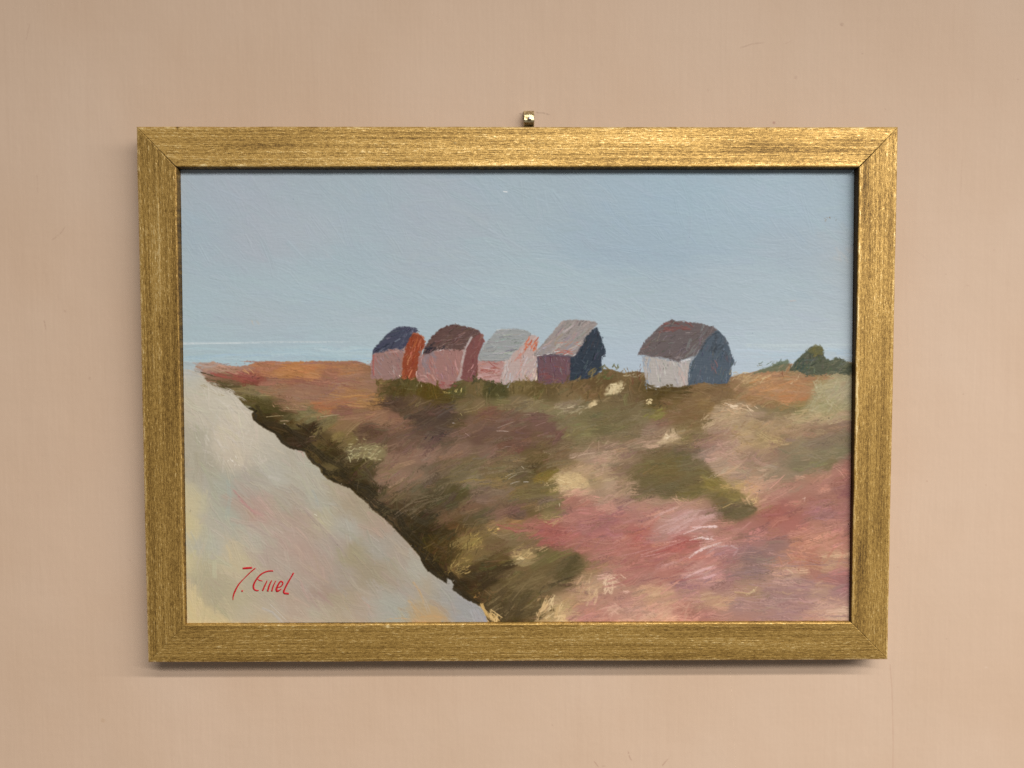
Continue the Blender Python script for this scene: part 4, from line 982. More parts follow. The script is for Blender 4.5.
# ---- bushes and grasses in front of the huts
G = [(84, 74, 38), (96, 84, 46), (74, 66, 36), (108, 92, 58), (88, 70, 34)]
D(34, (374, 378, 418, 396), (1.2, 2.6), (4, 11), -70, G, .65, .35, 1.1, 8, None, .5)
D(24, (418, 384, 442, 398), (1.4, 3), (4, 10), -70, ((88, 72, 28), (82, 70, 32), (94, 78, 34)), .7, .3, 1.1, 8, None, .5)
D(5, (440, 388, 452, 398), (1, 2.2), (5, 10), 0, ((92, 76, 32),), .7, .3, 1.1, 8, None, .3)
D(14, (452, 382, 466, 394), (.8, 1.6), (3, 8), -60, ((86, 84, 50), (70, 66, 42), (110, 98, 58)), .7, .3, 1.2, 8, None, .5)
D(12, (468, 380, 484, 392), (1.2, 2.4), (4, 9), -80, ((122, 100, 66), (104, 86, 54), (112, 96, 60)), .65, .35, 1.1, 8, None, .4)
D(9, (472, 377, 484, 383), (.9, 1.8), (3, 7), -40, ((66, 64, 42), (72, 68, 46)), .75, .3, 1.1, 8, None, .6)
D(16, (486, 380, 506, 392), (1, 2.2), (3, 8), -60, ((64, 64, 42), (74, 72, 42), (84, 80, 48)), .75, .3, 1.1, 8, None, .6)
D(26, (506, 378, 540, 394), (1, 2.4), (3, 9), -70, ((112, 94, 58), (98, 82, 48), (124, 104, 68), (88, 74, 44)), .7, .35, 1.1, 8, None, .5)
D(40, (538, 378, 602, 398), (1, 2.4), (4, 10), -65, ((112, 92, 58), (100, 82, 50), (124, 102, 66), (86, 72, 46), (132, 108, 72)), .65, .35, 1.1, 8, None, .5)
D(18, (588, 370, 604, 384), (.9, 2.0), (4, 10), -38, ((118, 104, 66), (104, 92, 58), (128, 112, 74)), .7, .3, 1.1, 8, None, .4)
D(18, (600, 365, 618, 380), (1, 2.2), (3, 7), -60, ((94, 92, 56), (82, 84, 52), (110, 98, 60), (92, 100, 58)), .75, .3, 1.1, 8, None, .7)
D(26, (618, 371, 648, 390), (.6, 1.3), (5, 12), -80, ((132, 104, 70), (110, 84, 58), (150, 124, 86), (120, 96, 62)), .7, .35, 1.2, 8, None, .5)
D(7, (632, 368, 641, 384), (.5, .9), (6, 11), -86, ((124, 76, 58), (112, 66, 50)), .75, .25, 1.2, 6, None, .2)
D(8, (622, 371, 644, 377), (.8, 1.6), (4, 8), -10, ((206, 190, 156), (190, 178, 150)), .6, .4, 1.3, 6, None, .3)
D(20, (642, 386, 690, 398), (1.2, 2.6), (6, 14), 0, ((84, 68, 36), (78, 64, 34), (92, 76, 42)), .75, .25, 1.0, 8, None, .15)
D(22, (688, 384, 734, 396), (1.4, 2.8), (8, 18), 4, ((124, 98, 66), (112, 88, 58), (132, 106, 72)), .7, .25, 1.0, 8, M_land, .2)
D(8, (708, 384, 726, 388), (.8, 1.6), (5, 10), 12, ((116, 96, 66), (128, 104, 74)), .6, .3, 1.0, 8, None, .2)
D(8, (644, 409, 664, 418), (1, 2), (4, 9), -15, ((132, 126, 62), (118, 114, 58)), .6, .35, 1.2, 8, M_land, .4)
D(12, (644, 402, 668, 408), (.6, 1.2), (2, 5), -30, ((64, 58, 38), (86, 76, 46)), .65, .3, 1.2, 6, M_land, .6)
D(5, (454, 384, 462, 392), (.6, 1.1), (2, 4), -50, ((214, 196, 126), (196, 178, 112)), .85, .2, 1.5, 6, None, .4)
D(3, (440, 391, 450, 393), (.5, .9), (4, 8), 0, ((196, 172, 104),), .75, .3, 1.4, 6, None, .1)
D(3, (378, 380, 384, 384), (.6, 1.1), (2, 4), 0, ((158, 138, 84),), .7, .3, 1.2, 6, None, .4)
D(5, (414, 398, 421, 406), (.9, 1.8), (3, 6), -60, ((132, 116, 78), (120, 104, 68)), .65, .35, 1.2, 6, None, .4)
D(3, (416, 381, 422, 386), (.6, 1.2), (3, 5), -50, ((180, 160, 128),), .6, .3, 1.2, 6, None, .4)
# dark tree and scrub on the right hand skyline
M = body([(789, 371), (791, 366), (797, 360), (801, 356), (805, 352.5), (808.5, 349.5), (811, 347.5), (814, 346.8), (818, 346), (821, 348), (823, 350.5), (822.8, 354), (825, 358.5), (830, 361), (833.5, 359), (835.5, 357.5), (838, 358.5), (843, 360.5), (850, 363.5), (862, 367), (862, 374), (846, 375), (836, 373), (830, 375), (818, 375), (806, 375), (798, 371)],
         (86, 90, 70), 66, -50, ((84, 88, 68), (76, 82, 66), (96, 96, 72), (104, 104, 78), (72, 78, 62)), 80, (.9, 2.0), (4, 10), .5, warp=1.0)
D(22, (792, 358, 812, 374), (1, 2.2), (4, 9), -45, ((62, 78, 74), (70, 86, 78), (58, 74, 66)), .65, .3, 1.2, 6, M, .5)
D(14, (812, 346, 823, 356), (.8, 1.6), (3, 6), -40, ((122, 110, 54), (104, 96, 50), (136, 120, 66)), .7, .3, 1.3, 6, M, .6)
D(24, (826, 360, 854, 376), (1, 2.2), (4, 9), -20, ((116, 116, 92), (124, 122, 98), (106, 110, 86)), .6, .35, 1.1, 6, M, .5)
fillp([(750, 375), (760, 370), (770, 366.5), (777, 362.5), (784, 361), (788, 359.5), (789, 366), (785, 372), (774, 371.5), (762, 372.5)], (100, 108, 84), 67, 1.2, .85)
D(12, (756, 361, 788, 372), (1, 2.2), (4, 9), -25, ((92, 104, 84), (116, 110, 84), (84, 96, 78)), .6, .45, 1.2, 8, None, .3)
fillp([(808, 353), (812, 347), (816, 344.5), (820, 345.5), (824, 350), (820, 355)], (104, 100, 62), 68, 1.3, .7)
line([(764, 370), (776, 368), (786, 365)], 1.8, (112, 114, 92), .7, .3)
D(8, (776, 363, 790, 373), (.8, 1.6), (4, 8), -50, ((150, 128, 100), (128, 106, 84), (168, 146, 118)), .65, .35, 1.2, 6, None, .4)
line([(790, 384), (797, 379), (800, 373)], 1.3, (206, 176, 136), .75, .3)
line([(791, 367), (793, 363)], .7, (196, 196, 190), .7, .2)
D(4, (779, 372, 783, 378), (.5, 1.0), (3, 6), 80, ((128, 84, 60),), .65, .3, 1.2, 6, None, .3)
D(10, (730, 372, 754, 379), (.8, 1.6), (4, 9), -20, ((206, 180, 136), (186, 156, 112), (168, 130, 88)), .65, .35, 1.2, 6, None, .4)
D(8, (800, 374, 830, 380), (.9, 1.8), (6, 14), -10, ((166, 122, 90), (150, 116, 86)), .6, .35, 1.1, 6, None, .2)

# ---- relief: brush ridges + the tooth of the board
CAN_H = cv.H * 1.0
tooth = noise(CH, CW, 3.2, 4.6, 2, 77) * .55 + noise(CH, CW, 8, 12, 2, 78) * .5 + noise(CH, CW, 2.0, 14, 1, 79) * .3
REL = CAN_H * 0.000105 + tooth * 0.000075
REL = np.clip(REL, -.00018, .00030)
# ------------------------------------------------------------------ light falls unevenly: what was seen / how brightly it is lit = the paint
gx, gz = np.meshgrid(np.linspace(PX0, PX1, CW), np.linspace(PZ1, PZ0, CH))
LIT = upsample(light_at(*np.meshgrid(np.linspace(PX0, PX1, 40), np.linspace(PZ1, PZ0, 30))), CH, CW)
C8 = np.clip(cv.C + noise(CH, CW, 1.6, 1.6, 1, 80)[..., None] * 1.6, 4, 250)
albedo = np.clip((lin(C8) * np.array([.985, 1.015, 1.06]) - .006) / LIT[..., None] / PAINT_GAIN, 0.006, 0.85)

m, nt, b = mat_new('oil_paint')
a_ = N(nt, 'ShaderNodeAttribute', attribute_name='paint')
nt.links.new(a_.outputs['Color'], b.inputs['Base Color'])
b.inputs['Roughness'].default_value = .5
b.inputs['Specular IOR Level'].default_value = .18

picture = bpy.data.objects.new('framed_painting', None)
C.objects.link(picture)
picture['label'] = 'oil painting of beach huts and heath in a worn gold wooden frame on the wall'
picture['category'] = 'painting'
panel = grid_mesh('painted_panel', gx, PAINT_Y + PAINT_TILT * gz - REL, gz, m, picture)
set_color(panel, 'paint', albedo)
# side and back of the board the picture is painted on
edge_m, nt, b = mat_new('hardboard')
b.inputs['Base Color'].default_value = (.16, .09, .045, 1)
b.inputs['Roughness'].default_value = .8
bm = bmesh.new()
vs = [bm.verts.new((x, y + PAINT_TILT * z, z)) for y in (PAINT_Y + .0004, PAINT_Y + .0032) for (x, z) in ((PX0, PZ0), (PX1, PZ0), (PX1, PZ1), (PX0, PZ1))]
bm.faces.new([vs[4], vs[7], vs[6], vs[5]][::-1])
bm.faces.new(vs[:4])
for i in range(4):
    j = (i + 1) % 4
    bm.faces.new((vs[i], vs[j], vs[j + 4], vs[i + 4]))
bmesh.ops.recalc_face_normals(bm, faces=bm.faces)
bm_obj('backing_board', bm, edge_m, picture, False)

# ---- the signature, thin strokes of red paint
red, nt, b = mat_new('red_paint')
b.inputs['Base Color'].default_value = (.52, .011, .020, 1)
b.inputs['Roughness'].default_value = .45


def ribbon(bm, pts, wd):
    """a raised paint stroke through photo points; widths in photo px (one per point)"""
    pts = np.array(pts, float)
    # smooth the polyline
    t = np.linspace(0, len(pts) - 1, (len(pts) - 1) * 6 + 1)
    def cr(a, u):
        i = min(int(u), len(a) - 2)
        f = u - i
        p0, p1, p2, p3 = a[max(i - 1, 0)], a[i], a[i + 1], a[min(i + 2, len(a) - 1)]
        return .5 * ((2 * p1) + (-p0 + p2) * f + (2 * p0 - 5 * p1 + 4 * p2 - p3) * f * f + (-p0 + 3 * p1 - 3 * p2 + p3) * f ** 3)
    Q = np.array([cr(pts, u) for u in t])
    Wd = np.array([np.interp(u, range(len(pts)), wd) for u in t])
    P = at_panel(Q[:, 0], Q[:, 1]) - np.array([0, .00012, 0])
    sc = .00077 * 1.22
    rows = []
    for k in range(len(P)):
        d = P[min(k + 1, len(P) - 1)] - P[max(k - 1, 0)]
        n = np.array([-d[2], 0, d[0]])
        n = n / (np.linalg.norm(n) + 1e-12)
        h = Wd[k] * sc * .5
        row = []
        for (q, y) in ((-1, .0003), (-.9, -.00012), (0, -.0002), (.9, -.00012), (1, .0003)):
            c = P[k] + n * h * q
            row.append(bm.verts.new((c[0], c[1] + y, c[2])))
        rows.append(row)
    for r0, r1 in zip(rows, rows[1:]):
        for i in range(4):
            bm.faces.new((r0[i], r0[i + 1], r1[i + 1], r1[i]))
    bm.faces.new(rows[0])
    bm.faces.new(rows[-1][::-1])


def sg(p):          # notes taken from an enlarged view of the signature
    return [(220 + x / 11.378, 555 + y / 11.378) for x, y in p]


bm = bmesh.new()
ribbon(bm, sg([(258, 153), (310, 149), (366, 145)]), [1.4, 1.9, 1.6])
ribbon(bm, sg([(402, 150), (345, 197), (270, 272), (213, 335), (172, 410), (152, 465), (148, 512)]), [1.1, 1.0, .75, 1.2, 1.4, 1.1, .6])
ribbon(bm, sg([(244, 410), (254, 409), (264, 411)]), [1.2, 1.6, .9])
ribbon(bm, sg([(605, 182), (560, 182), (505, 198), (455, 230), (410, 285), (385, 335), (382, 372), (400, 398), (428, 405), (442, 400)]), [1.2, 1.2, 1.2, 1.3, 1.3, 1.5, 1.6, 1.5, 1.2, .6])
ribbon(bm, sg([(425, 268), (450, 288), (486, 296)]), [.7, 1.0, .6])
ribbon(bm, sg([(538, 290), (512, 345), (484, 408)]), [.7, 1.2, 1.3])
ribbon(bm, sg([(590, 288), (562, 345), (542, 414)]), [.8, 1.3, 1.6])
ribbon(bm, sg([(636, 292), (608, 350), (588, 414)]), [.7, 1.1, 1.3])
ribbon(bm, sg([(655, 368), (690, 360), (714, 330), (708, 303), (688, 303), (664, 335), (644, 385), (650, 410), (672, 404), (700, 385)]), [.8, 1.0, 1.2, 1.3, 1.3, 1.4, 1.8, 1.9, 1.3, .6])
ribbon(bm, sg([(838, 202), (800, 268), (762, 335), (738, 385), (726, 415), (738, 435), (784, 440)]), [1.3, 1.2, 1.4, 1.4, 1.7, 1.9, 1.6])
bmesh.ops.recalc_face_normals(bm, faces=bm.faces)
sig = bm_obj('signature', bm, red, panel)
sig['label'] = 'red brushed signature reading J. Emel'


# ------------------------------------------------------------------ wall
wc_dense = 0.00062
xs = np.concatenate([np.linspace(-1.5, -.47, 24)[:-1], np.arange(-.47, .47, wc_dense), np.linspace(.47, 1.5, 24)])
zs = np.concatenate([np.linspace(1.2, .37, 20)[:-1], np.arange(.37, -.36, -wc_dense), np.linspace(-.36, -1.2, 20)])
WX, WZ = np.meshgrid(xs, zs)
wh, ww = WX.shape


def wall_px(p):
    q = at(p[:, 0], p[:, 1], WALL_Y)
    return np.stack([(q[:, 0] + .47) / wc_dense + 23, (.37 - q[:, 2]) / wc_dense + 19], 1)


wv = Canvas(wh, ww, wall_px)
base = np.array(WALL_RGB, float)
tint = noise(wh, ww, 260, 180, 3, 101)
tint2 = noise(wh, ww, 120, 120, 3, 102)
streak = noise(wh, ww, 60, 2.2, 2, 103) * .6 + noise(wh, ww, 150, 7, 2, 104) * .6 + noise(wh, ww, 22, 1.4, 1, 105) * .35
cross = noise(wh, ww, 4, 90, 2, 106)
patch = np.clip(noise(wh, ww, 80, 90, 3, 107) + .35, 0, 1)
wv.C = base + tint[..., None] * np.array([3.6, 4.2, 5.2]) + tint2[..., None] * np.array([1.8, 3.0, 4.0]) + (streak * (.45 + patch))[..., None] * np.array([1.5, 1.7, 1.7]) + cross[..., None] * .6
wv.C += noise(wh, ww, 1, 1, 1, 108)[..., None] * .9
# knocks, specks and hairlines in the old paint
for (x, y, s_, c, al) in ((842, 24, 2.4, (158, 128, 112), .5), (862.5, 53.5, 1.1, (150, 120, 106), .6), (796, 77, 2.6, (176, 146, 128), .35), (885.5, 109, 1.2, (160, 128, 112), .5), (774, 122.5, 2.0, (150, 104, 90), .6),
                          (1018, 79, 1.0, (126, 96, 84), .7), (1017.5, 82, .7, (120, 90, 80), .6), (963.5, 394, .9, (92, 62, 52), .9), (946, 274, 1.1, (170, 138, 118), .5), (927, 481, 1.3, (168, 132, 114), .55), (941.5, 355, .8, (164, 128, 110), .6),
                          (929, 378, .8, (168, 134, 116), .5), (986, 485, 1.2, (176, 146, 126), .5), (946.5, 638.5, 1.2, (172, 148, 124), .6), (986, 667.5, 1.8, (226, 206, 190), .5), (976.5, 750.5, .9, (240, 228, 216), .8), (898, 567, 1.2, (172, 138, 120), .5),
                          (552.5, 725, 1.0, (136, 108, 92), .7), (103, 720, 3.0, (182, 150, 118), .35), (45, 325, 1.2, (150, 118, 102), .5), (65, 311, 1.8, (160, 130, 112), .35), (46, 327, .7, (136, 106, 92), .5), (90, 378, 2.0, (166, 136, 118), .3),
                          (28, 24, 1.0, (160, 132, 116), .4), (980, 700, .9, (180, 150, 132), .5), (690, 752, .8, (168, 136, 118), .5), (240, 742, 1.0, (172, 142, 124), .4), (322, 60, 1.2, (166, 136, 118), .35), (130, 560, 1.4, (176, 146, 130), .35),
                          (708, 90, 1.6, (168, 140, 124), .3), (950, 210, 1.0, (174, 144, 124), .45), (994, 250, 1.6, (178, 148, 130), .35), (912, 320, .9, (182, 150, 132), .5), (640, 40, 1.0, (172, 142, 124), .35), (935, 590, 1.0, (184, 156, 136), .45)):
    wv.stroke([(x - .5 * s_, y), (x + .4 * s_, y + .3 * s_)], s_ * .85, c, al * .85, .2, .3, 3)
for (pts, wd, c, al) in (([(788, 36), (789.5, 40), (788, 45)], .7, (222, 196, 174), .6), ([(740, 48), (752, 44), (765, 42.5)], .6, (150, 120, 104), .45), ([(785, 44), (792, 40)], .6, (166, 136, 118), .35),
                         ([(890, 664), (892, 690), (893, 730), (893, 775)], .55, (176, 140, 120), .5), ([(628, 751), (629.5, 757), (632, 761)], .7, (150, 112, 98), .6), ([(662, 766), (666, 761), (669, 758)], .8, (148, 108, 92), .6),
                         ([(594, 761), (597, 765), (599, 768)], .7, (156, 118, 102), .55), ([(602, 766), (607, 766)], .5, (160, 124, 108), .5), ([(52, 240), (60, 234), (66, 226)], .8, (160, 130, 114), .45), ([(37, 175), (38, 196)], .6, (164, 134, 118), .35),
                         ([(26, 40), (30, 22)], .6, (162, 132, 116), .35), ([(536, 112.5), (543, 113), (551, 115)], .8, (120, 96, 84), .5), ([(517, 115), (522, 113.5)], .9, (110, 86, 74), .6), ([(44, 320), (46, 330)], .6, (140, 110, 96), .45),
                         ([(967, 40), (970, 62)], .6, (176, 146, 128), .3), ([(962, 160), (961, 190)], .6, (180, 150, 132), .3), ([(944, 665), (941, 700)], .7, (196, 168, 148), .35), ([(962, 290), (966, 285), (973, 287)], .6, (184, 154, 136), .4),
                         ([(690, 636), (691, 670)], .6, (180, 150, 132), .25), ([(915, 250), (930, 262)], .5, (186, 156, 138), .35)):
    wv.stroke(pts, wd * .8, c, al * .62, .35, .3, 3)
wrel = streak * .00003 + noise(wh, ww, 7, 5, 2, 109) * .00003 + noise(wh, ww, 40, 40, 2, 110) * .00012 + wv.H * .00003
inner = ((np.abs(WX) < .465) & (WZ < .365) & (WZ > -.355)).astype(float)
m, nt, b = mat_new('old_wall_paint')
a_ = N(nt, 'ShaderNodeAttribute', attribute_name='paint')
nt.links.new(a_.outputs['Color'], b.inputs['Base Color'])
tc = N(nt, 'ShaderNodeTexCoord')
mp = N(nt, 'ShaderNodeMapping')
mp.inputs['Scale'].default_value = (1, 1, .28)
ns = N(nt, 'ShaderNodeTexNoise')
ns.inputs['Scale'].default_value = 700
ns.inputs['Detail'].default_value = 4
nt.links.new(tc.outputs['Object'], mp.inputs['Vector'])
nt.links.new(mp.outputs['Vector'], ns.inputs['Vector'])
bp = N(nt, 'ShaderNodeBump')
bp.inputs['Strength'].default_value = .05
bp.inputs['Distance'].default_value = .0003
nt.links.new(ns.outputs['Fac'], bp.inputs['Height'])
nt.links.new(bp.outputs['Normal'], b.inputs['Normal'])
b.inputs['Roughness'].default_value = .62
b.inputs['Specular IOR Level'].default_value = .25
wall = grid_mesh('wall', WX, WALL_Y - wrel * inner, WZ, m)
set_color(wall, 'paint', lin(np.clip(wv.C, 5, 250)))
wall['kind'] = 'structure'
wall['label'] = 'flat pinkish beige painted wall behind the picture, faintly streaked and specked'
wall['category'] = 'wall'


# ------------------------------------------------------------------ the frame, the hook
FW, FH, RW = 0.5762, 0.4108, 0.0316         # outer width, outer height, width of a rail


def gold_mat():
    m, nt, b = mat_new('worn_gold_paint')
    a = N(nt, 'ShaderNodeAttribute', attribute_name='tone')
    uv = N(nt, 'ShaderNodeAttribute', attribute_name='along')
    mp = N(nt, 'ShaderNodeMapping')
    mp.inputs['Scale'].default_value = (260, 1300, 1)
    nt.links.new(uv.outputs['Vector'], mp.inputs['Vector'])
    n1 = N(nt, 'ShaderNodeTexNoise')
    n1.inputs['Scale'].default_value = 1.0
    n1.inputs['Detail'].default_value = 4
    nt.links.new(mp.outputs['Vector'], n1.inputs['Vector'])
    tc = N(nt, 'ShaderNodeTexCoord')
    n2 = N(nt, 'ShaderNodeTexNoise')
    n2.inputs['Scale'].default_value = 1300
    n2.inputs['Detail'].default_value = 2
    nt.links.new(tc.outputs['Object'], n2.inputs['Vector'])
    # tone + fine grain -> colour of the gilding
    ma = N(nt, 'ShaderNodeMath', operation='MULTIPLY_ADD')
    nt.links.new(n1.outputs['Fac'], ma.inputs[0])
    ma.inputs[1].default_value = .75
    sub = N(nt, 'ShaderNodeMath', operation='SUBTRACT')
    nt.links.new(a.outputs['Fac'], sub.inputs[0])
    sub.inputs[1].default_value = .375
    nt.links.new(sub.outputs[0], ma.inputs[2])
    mb = N(nt, 'ShaderNodeMath', operation='MULTIPLY_ADD')
    nt.links.new(n2.outputs['Fac'], mb.inputs[0])
    mb.inputs[1].default_value = .7
    sub2 = N(nt, 'ShaderNodeMath', operation='SUBTRACT')
    nt.links.new(ma.outputs[0], sub2.inputs[0])
    sub2.inputs[1].default_value = .35
    nt.links.new(sub2.outputs[0], mb.inputs[2])
    cr = N(nt, 'ShaderNodeValToRGB')
    e = cr.color_ramp.elements
    e[0].position, e[0].color = 0.05, (*GOLD[0], 1)
    e[1].position, e[1].color = 0.95, (*GOLD[3], 1)
    for p, c in ((.35, GOLD[1]), (.65, GOLD[2])):
        x = e.new(p)
        x.color = (*c, 1)
    nt.links.new(mb.outputs[0], cr.inputs['Fac'])
    nt.links.new(cr.outputs['Color'], b.inputs['Base Color'])
    b.inputs['Metallic'].default_value = GOLD_METAL
    rr = N(nt, 'ShaderNodeMapRange')
    rr.inputs['From Min'].default_value, rr.inputs['From Max'].default_value = .2, .8
    rr.inputs['To Min'].default_value, rr.inputs['To Max'].default_value = .60, .42
    nt.links.new(mb.outputs[0], rr.inputs['Value'])
    nt.links.new(rr.outputs[0], b.inputs['Roughness'])
    bp = N(nt, 'ShaderNodeBump')
    bp.inputs['Strength'].default_value = .42
    bp.inputs['Distance'].default_value = .00035
    nt.links.new(mb.outputs[0], bp.inputs['Height'])
    nt.links.new(bp.outputs['Normal'], b.inputs['Normal'])
    return m


gold = gold_mat()
wood, nt, b = mat_new('dark_bare_wood')
b.inputs['Roughness'].default_value = .7
ns = N(nt, 'ShaderNodeTexNoise')
ns.inputs['Scale'].default_value = 55
ns.inputs['Detail'].default_value = 5
cr = N(nt, 'ShaderNodeValToRGB')
cr.color_ramp.elements[0].position, cr.color_ramp.elements[0].color = .35, (.030, .016, .009, 1)
cr.color_ramp.elements[1].position, cr.color_ramp.elements[1].color = .72, (.16, .07, .02, 1)
tc = N(nt, 'ShaderNodeTexCoord')
nt.links.new(tc.outputs['Object'], ns.inputs['Vector'])
nt.links.new(ns.outputs['Fac'], cr.inputs['Fac'])
nt.links.new(cr.outputs['Color'], b.inputs['Base Color'])


def rail(L, org, ex, ez, seed, tone0, gap0, gap1, inner_wear, nicks, lip):
    """one mitred length of moulding; ex runs along it, ez from its outer to its inner edge"""
    org, ex, ez = (np.array(v, float) for v in (org, ex, ez))
    # profile: (across v, depth y)
    prof = [(0.0006, .0215)]
    prof += [(0.0, y) for y in np.linspace(.0205, .0058, 8)]
    prof += [(.0003, .0011), (.0008, .0005), (.0015, .00015)]
    nface = 92
    face = np.linspace(.0021, RW - .0013, nface)
    i0 = len(prof)
    prof += [(v, 0.0) for v in face]
    i1 = len(prof)
    prof += [(RW - .0007, .0002), (RW - .0002, .0007), (RW, .0013)]
    prof += [(RW, y) for y in (.0022, .0036, .0054, .0075, .0098, .0124)]
    iw = len(prof)                                         # from here on bare wood
    prof += [(RW - .0001, .0125), (RW - .008, .0125), (RW - .008, .0215), (.0006, .0215)]
    prof = np.array(prof)
    slope = (prof[:, 1] < .0021) & (np.arange(len(prof)) < i1 + 3)
    prof[:, 1] += np.where(slope, SLOPE * np.clip(RW - .0013 - prof[:, 0], 0, 1), 0)
    nl = int(L / .0009)
    nv = len(prof)
    T = np.linspace(0, 1, nl)
    v = prof[:, 0]
    vv = np.clip(v / RW, 0, 1)
    s0 = v + gap0 * (.00008 + .0005 * vv ** 2)
    s1 = L - v - gap1 * (.00008 + .0005 * vv ** 2)
    U = s0[None] + (s1 - s0)[None] * T[:, None]
    # straight wood grain: long ridges, pores and a few wandering lines
    gr = (noise(nv, nl, 2.4, 110, 3, seed) * .75 + noise(nv, nl, 6, 200, 3, seed + 1) * .4 + noise(nv, nl, 1.3, 3.5, 2, seed + 2) * .42).T
    lump = (noise(nv, nl, 12, 16, 3, seed + 3)).T
    fleck = np.clip((noise(nv, nl, 1.5, 3.0, 2, seed + 4)).T - .25, 0, 1)
    onface = np.zeros(nv)
    onface[i0:i1] = 1
    onface[i0 - 3:i0] = .7
    onface[i1:i1 + 2] = .7
    rel = (gr * .00013 + lump * .00008 + fleck * .00016) * onface[None]
    Y = prof[None, :, 1] - rel
    wob = (noise(2, nl, 2, 40, 2, seed + 5)[0] * .00018)
    V = v[None] + (wob[:, None] * (v < .001)[None] - noise(2, nl, 2, 28, 2, seed + 6)[0][:, None] * .00022 * (v > RW - .0012)[None] * (np.arange(nv) < iw)[None])
    tone = .5 + tone0 + gr * .25 + lump * .07 + fleck * .55 - .06 * (noise(nv, nl, 30, 90, 2, seed + 7)).T
    edge_rub = np.exp(-((v - .0009) / .0012) ** 2)
    tone += edge_rub[None] * (.18 + .25 * (noise(nv, nl, 3, 10, 2, seed + 8)).T)
    tone += np.exp(-((v - RW + .0016) / .0010) ** 2)[None] * inner_wear * (.5 + .8 * (noise(nv, nl, 3, 12, 2, seed + 9)).T)
    # unpainted outer sides; inner lips toned, brown plus painted-in shade at top and right
    side_o = (np.arange(nv) < i0 - 3)
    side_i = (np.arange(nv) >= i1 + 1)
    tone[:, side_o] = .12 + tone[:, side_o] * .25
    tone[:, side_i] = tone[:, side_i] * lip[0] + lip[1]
    for (u_, v_, ru, rv, dt) in nicks:
        g = np.exp(-((U - u_) / ru) ** 2 - ((v[None] - v_) / rv) ** 2)
        tone += g * dt
        Y += g * .0003 * (onface[None] > 0) * abs(dt)
    P = org + U[..., None] * ex + V[..., None] * ez
    P[..., 1] += Y
    o = grid_mesh('frame_rail', P[..., 0], P[..., 1], P[..., 2], gold, picture)
    me = o.data
    me.materials.append(wood)
    a = me.attributes.new('tone', 'FLOAT', 'POINT')
    a.data.foreach_set('value', np.ascontiguousarray(np.clip(tone, -.2, 1.2), dtype=np.float32).ravel())
    a = me.attributes.new('along', 'FLOAT_VECTOR', 'POINT')
    al = np.stack([U, np.broadcast_to(v[None], U.shape), np.zeros_like(U) + seed], -1).astype(np.float32)
    a.data.foreach_set('vector', al.ravel())
    mi = np.zeros((nl - 1, nv - 1), np.int32)
    mi[:, iw - 1:] = 1
    me.polygons.foreach_set('material_index', mi.ravel())
    # closed mitre ends
    bm = bmesh.new()
    bm.from_mesh(me)
    bm.verts.ensure_lookup_table()
    for row in (0, nl - 1):
        vs = [bm.verts[row * nv + k] for k in range(nv - 1)]
        try:
            f = bm.faces.new(vs)
            f.material_index = 1
        except ValueError:
            pass
    bmesh.ops.recalc_face_normals(bm, faces=bm.faces)
    bm.to_mesh(me)
    bm.free()
    return o


hw, hh = FW / 2, FH / 2
SLOPE = .125                                  # the face of the moulding falls away a little towards its outer edge
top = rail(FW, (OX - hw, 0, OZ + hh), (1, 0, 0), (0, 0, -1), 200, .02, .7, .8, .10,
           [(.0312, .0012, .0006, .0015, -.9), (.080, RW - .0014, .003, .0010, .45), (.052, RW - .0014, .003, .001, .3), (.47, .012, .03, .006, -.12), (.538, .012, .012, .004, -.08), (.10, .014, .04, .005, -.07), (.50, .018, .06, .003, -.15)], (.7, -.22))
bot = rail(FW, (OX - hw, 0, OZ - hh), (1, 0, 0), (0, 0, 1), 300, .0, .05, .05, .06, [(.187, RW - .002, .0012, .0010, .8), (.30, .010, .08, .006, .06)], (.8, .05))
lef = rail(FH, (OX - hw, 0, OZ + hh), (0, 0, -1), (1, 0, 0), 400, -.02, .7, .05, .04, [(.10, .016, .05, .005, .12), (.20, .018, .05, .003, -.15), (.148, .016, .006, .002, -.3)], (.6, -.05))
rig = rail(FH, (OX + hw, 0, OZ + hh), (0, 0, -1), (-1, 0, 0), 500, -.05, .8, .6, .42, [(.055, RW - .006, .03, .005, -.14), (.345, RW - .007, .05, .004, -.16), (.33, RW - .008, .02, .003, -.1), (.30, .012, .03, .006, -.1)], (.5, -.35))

# ------------------------------------------------------------------ picture hook nailed to the wall above the frame
brass, nt, b = mat_new('tarnished_brass')
b.inputs['Metallic'].default_value = .9
ns = N(nt, 'ShaderNodeTexNoise')
ns.inputs['Scale'].default_value = 420
ns.inputs['Detail'].default_value = 3
cr = N(nt, 'ShaderNodeValToRGB')
cr.color_ramp.elements[0].position, cr.color_ramp.elements[0].color = .35, (.30, .21, .08, 1)
cr.color_ramp.elements[1].position, cr.color_ramp.elements[1].color = .62, (.78, .70, .45, 1)
tc = N(nt, 'ShaderNodeTexCoord')
nt.links.new(tc.outputs['Object'], ns.inputs['Vector'])
nt.links.new(ns.outputs['Fac'], cr.inputs['Fac'])
nt.links.new(cr.outputs['Color'], b.inputs['Base Color'])
b.inputs['Roughness'].default_value = .3
steel, nt, b = mat_new('nail_steel')
b.inputs['Metallic'].default_value = 1
b.inputs['Base Color'].default_value = (.62, .62, .64, 1)
b.inputs['Roughness'].default_value = .28

hook = bpy.data.objects.new('picture_hook', None)
C.objects.link(hook)
hook['label'] = 'small brass hook with a steel nail on the wall above the gold frame'
hook['category'] = 'hook'
hc = at(529.0, 118.5, WALL_Y - .006)
hook.location = (hc[0], WALL_Y, hc[2])
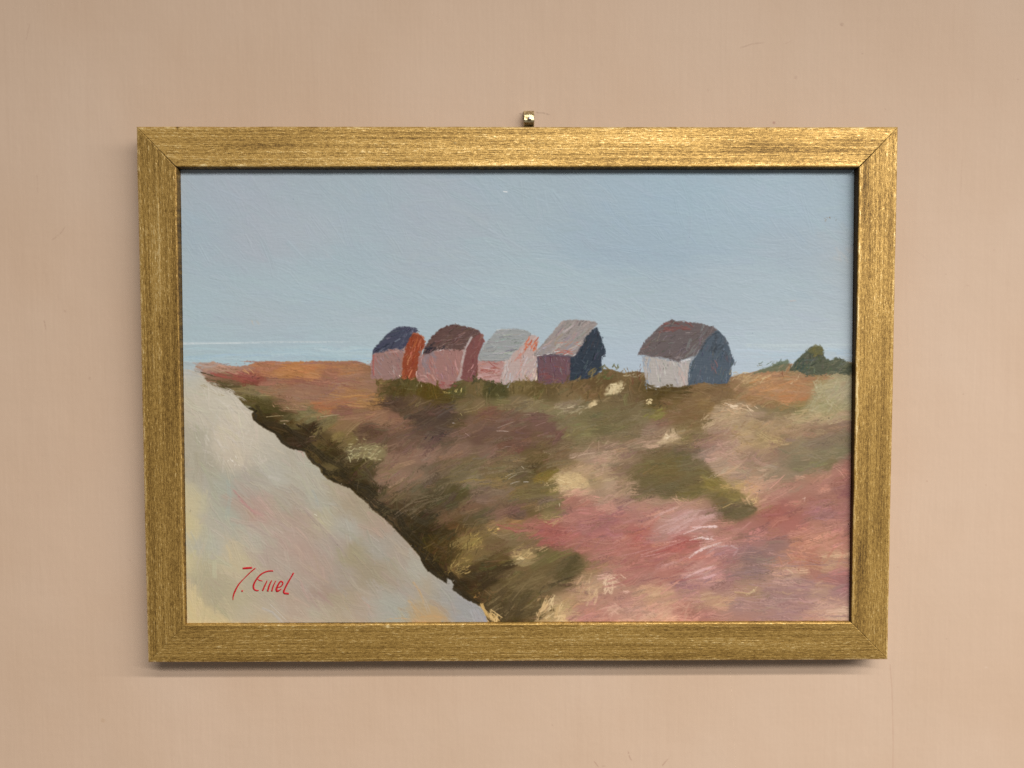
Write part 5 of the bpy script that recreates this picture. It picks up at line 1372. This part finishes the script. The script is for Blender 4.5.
# side view of the bent strap (distance from the wall, height), thickness added
side = [(.0004, .0076), (.0018, .0068), (.0034, .0056), (.0050, .0041), (.0060, .0028), (.0061, -.0012), (.0056, -.0028), (.0040, -.0042), (.0020, -.0055), (.0012, -.0075), (.0012, -.020), (.0020, -.0235), (.0045, -.0250), (.0070, -.0235), (.0078, -.0200)]
side = np.array(side)
bm = bmesh.new()
th = .0009
nrm = np.gradient(side, axis=0)
nrm = np.stack([nrm[:, 1], -nrm[:, 0]], 1)
nrm /= np.linalg.norm(nrm, axis=1)[:, None]
outer, inn = side, side + nrm * th
rows = []
for k in range(len(side)):
    hwid = .0041 if k < 9 else .0036
    q = .0004
    ring = [(-hwid + q, outer[k]), (hwid - q, outer[k]), (hwid, (outer[k] * .6 + inn[k] * .4)), (hwid, inn[k]), (-hwid, inn[k]), (-hwid, (outer[k] * .6 + inn[k] * .4))]
    rows.append([bm.verts.new((x, -max(p[0], .0002), p[1])) for x, p in ring])
for r0, r1 in zip(rows, rows[1:]):
    for i in range(6):
        j = (i + 1) % 6
        bm.faces.new((r0[i], r0[j], r1[j], r1[i]))
bm.faces.new(rows[0])
bm.faces.new(rows[-1][::-1])
bmesh.ops.recalc_face_normals(bm, faces=bm.faces)
bm_obj('hook_strap', bm, brass, hook, False)
bm = bmesh.new()
rings = []
tilt = math.radians(20)
for (r_, d_) in ((.0006, -.004), (.0006, .0062), (.0013, .0064), (.0015, .0067), (.0012, .0071), (.0006, .0074)):
    ring = []
    for k in range(20):
        a = 2 * math.pi * k / 20
        x, z, y = r_ * math.cos(a), r_ * math.sin(a), -d_
        z2 = z * math.cos(tilt) - y * math.sin(tilt) * .4
        ring.append(bm.verts.new((x + .0004, y + z * math.sin(tilt) * .25, z2 - .0012)))
    rings.append(ring)
for r0, r1 in zip(rings, rings[1:]):
    for i in range(20):
        j = (i + 1) % 20
        bm.faces.new((r0[i], r0[j], r1[j], r1[i]))
bm.faces.new(rings[0])
bm.faces.new(rings[-1][::-1])
bmesh.ops.recalc_face_normals(bm, faces=bm.faces)
bm_obj('nail', bm, steel, hook)


# everything was laid out about the middle of the picture; stand it in its corner of the room, picture at about a metre and a half
from mathutils import Vector
for o in list(S.objects):
    if o.parent is None:
        o.location += Vector((0.9, 0.9, 1.45))
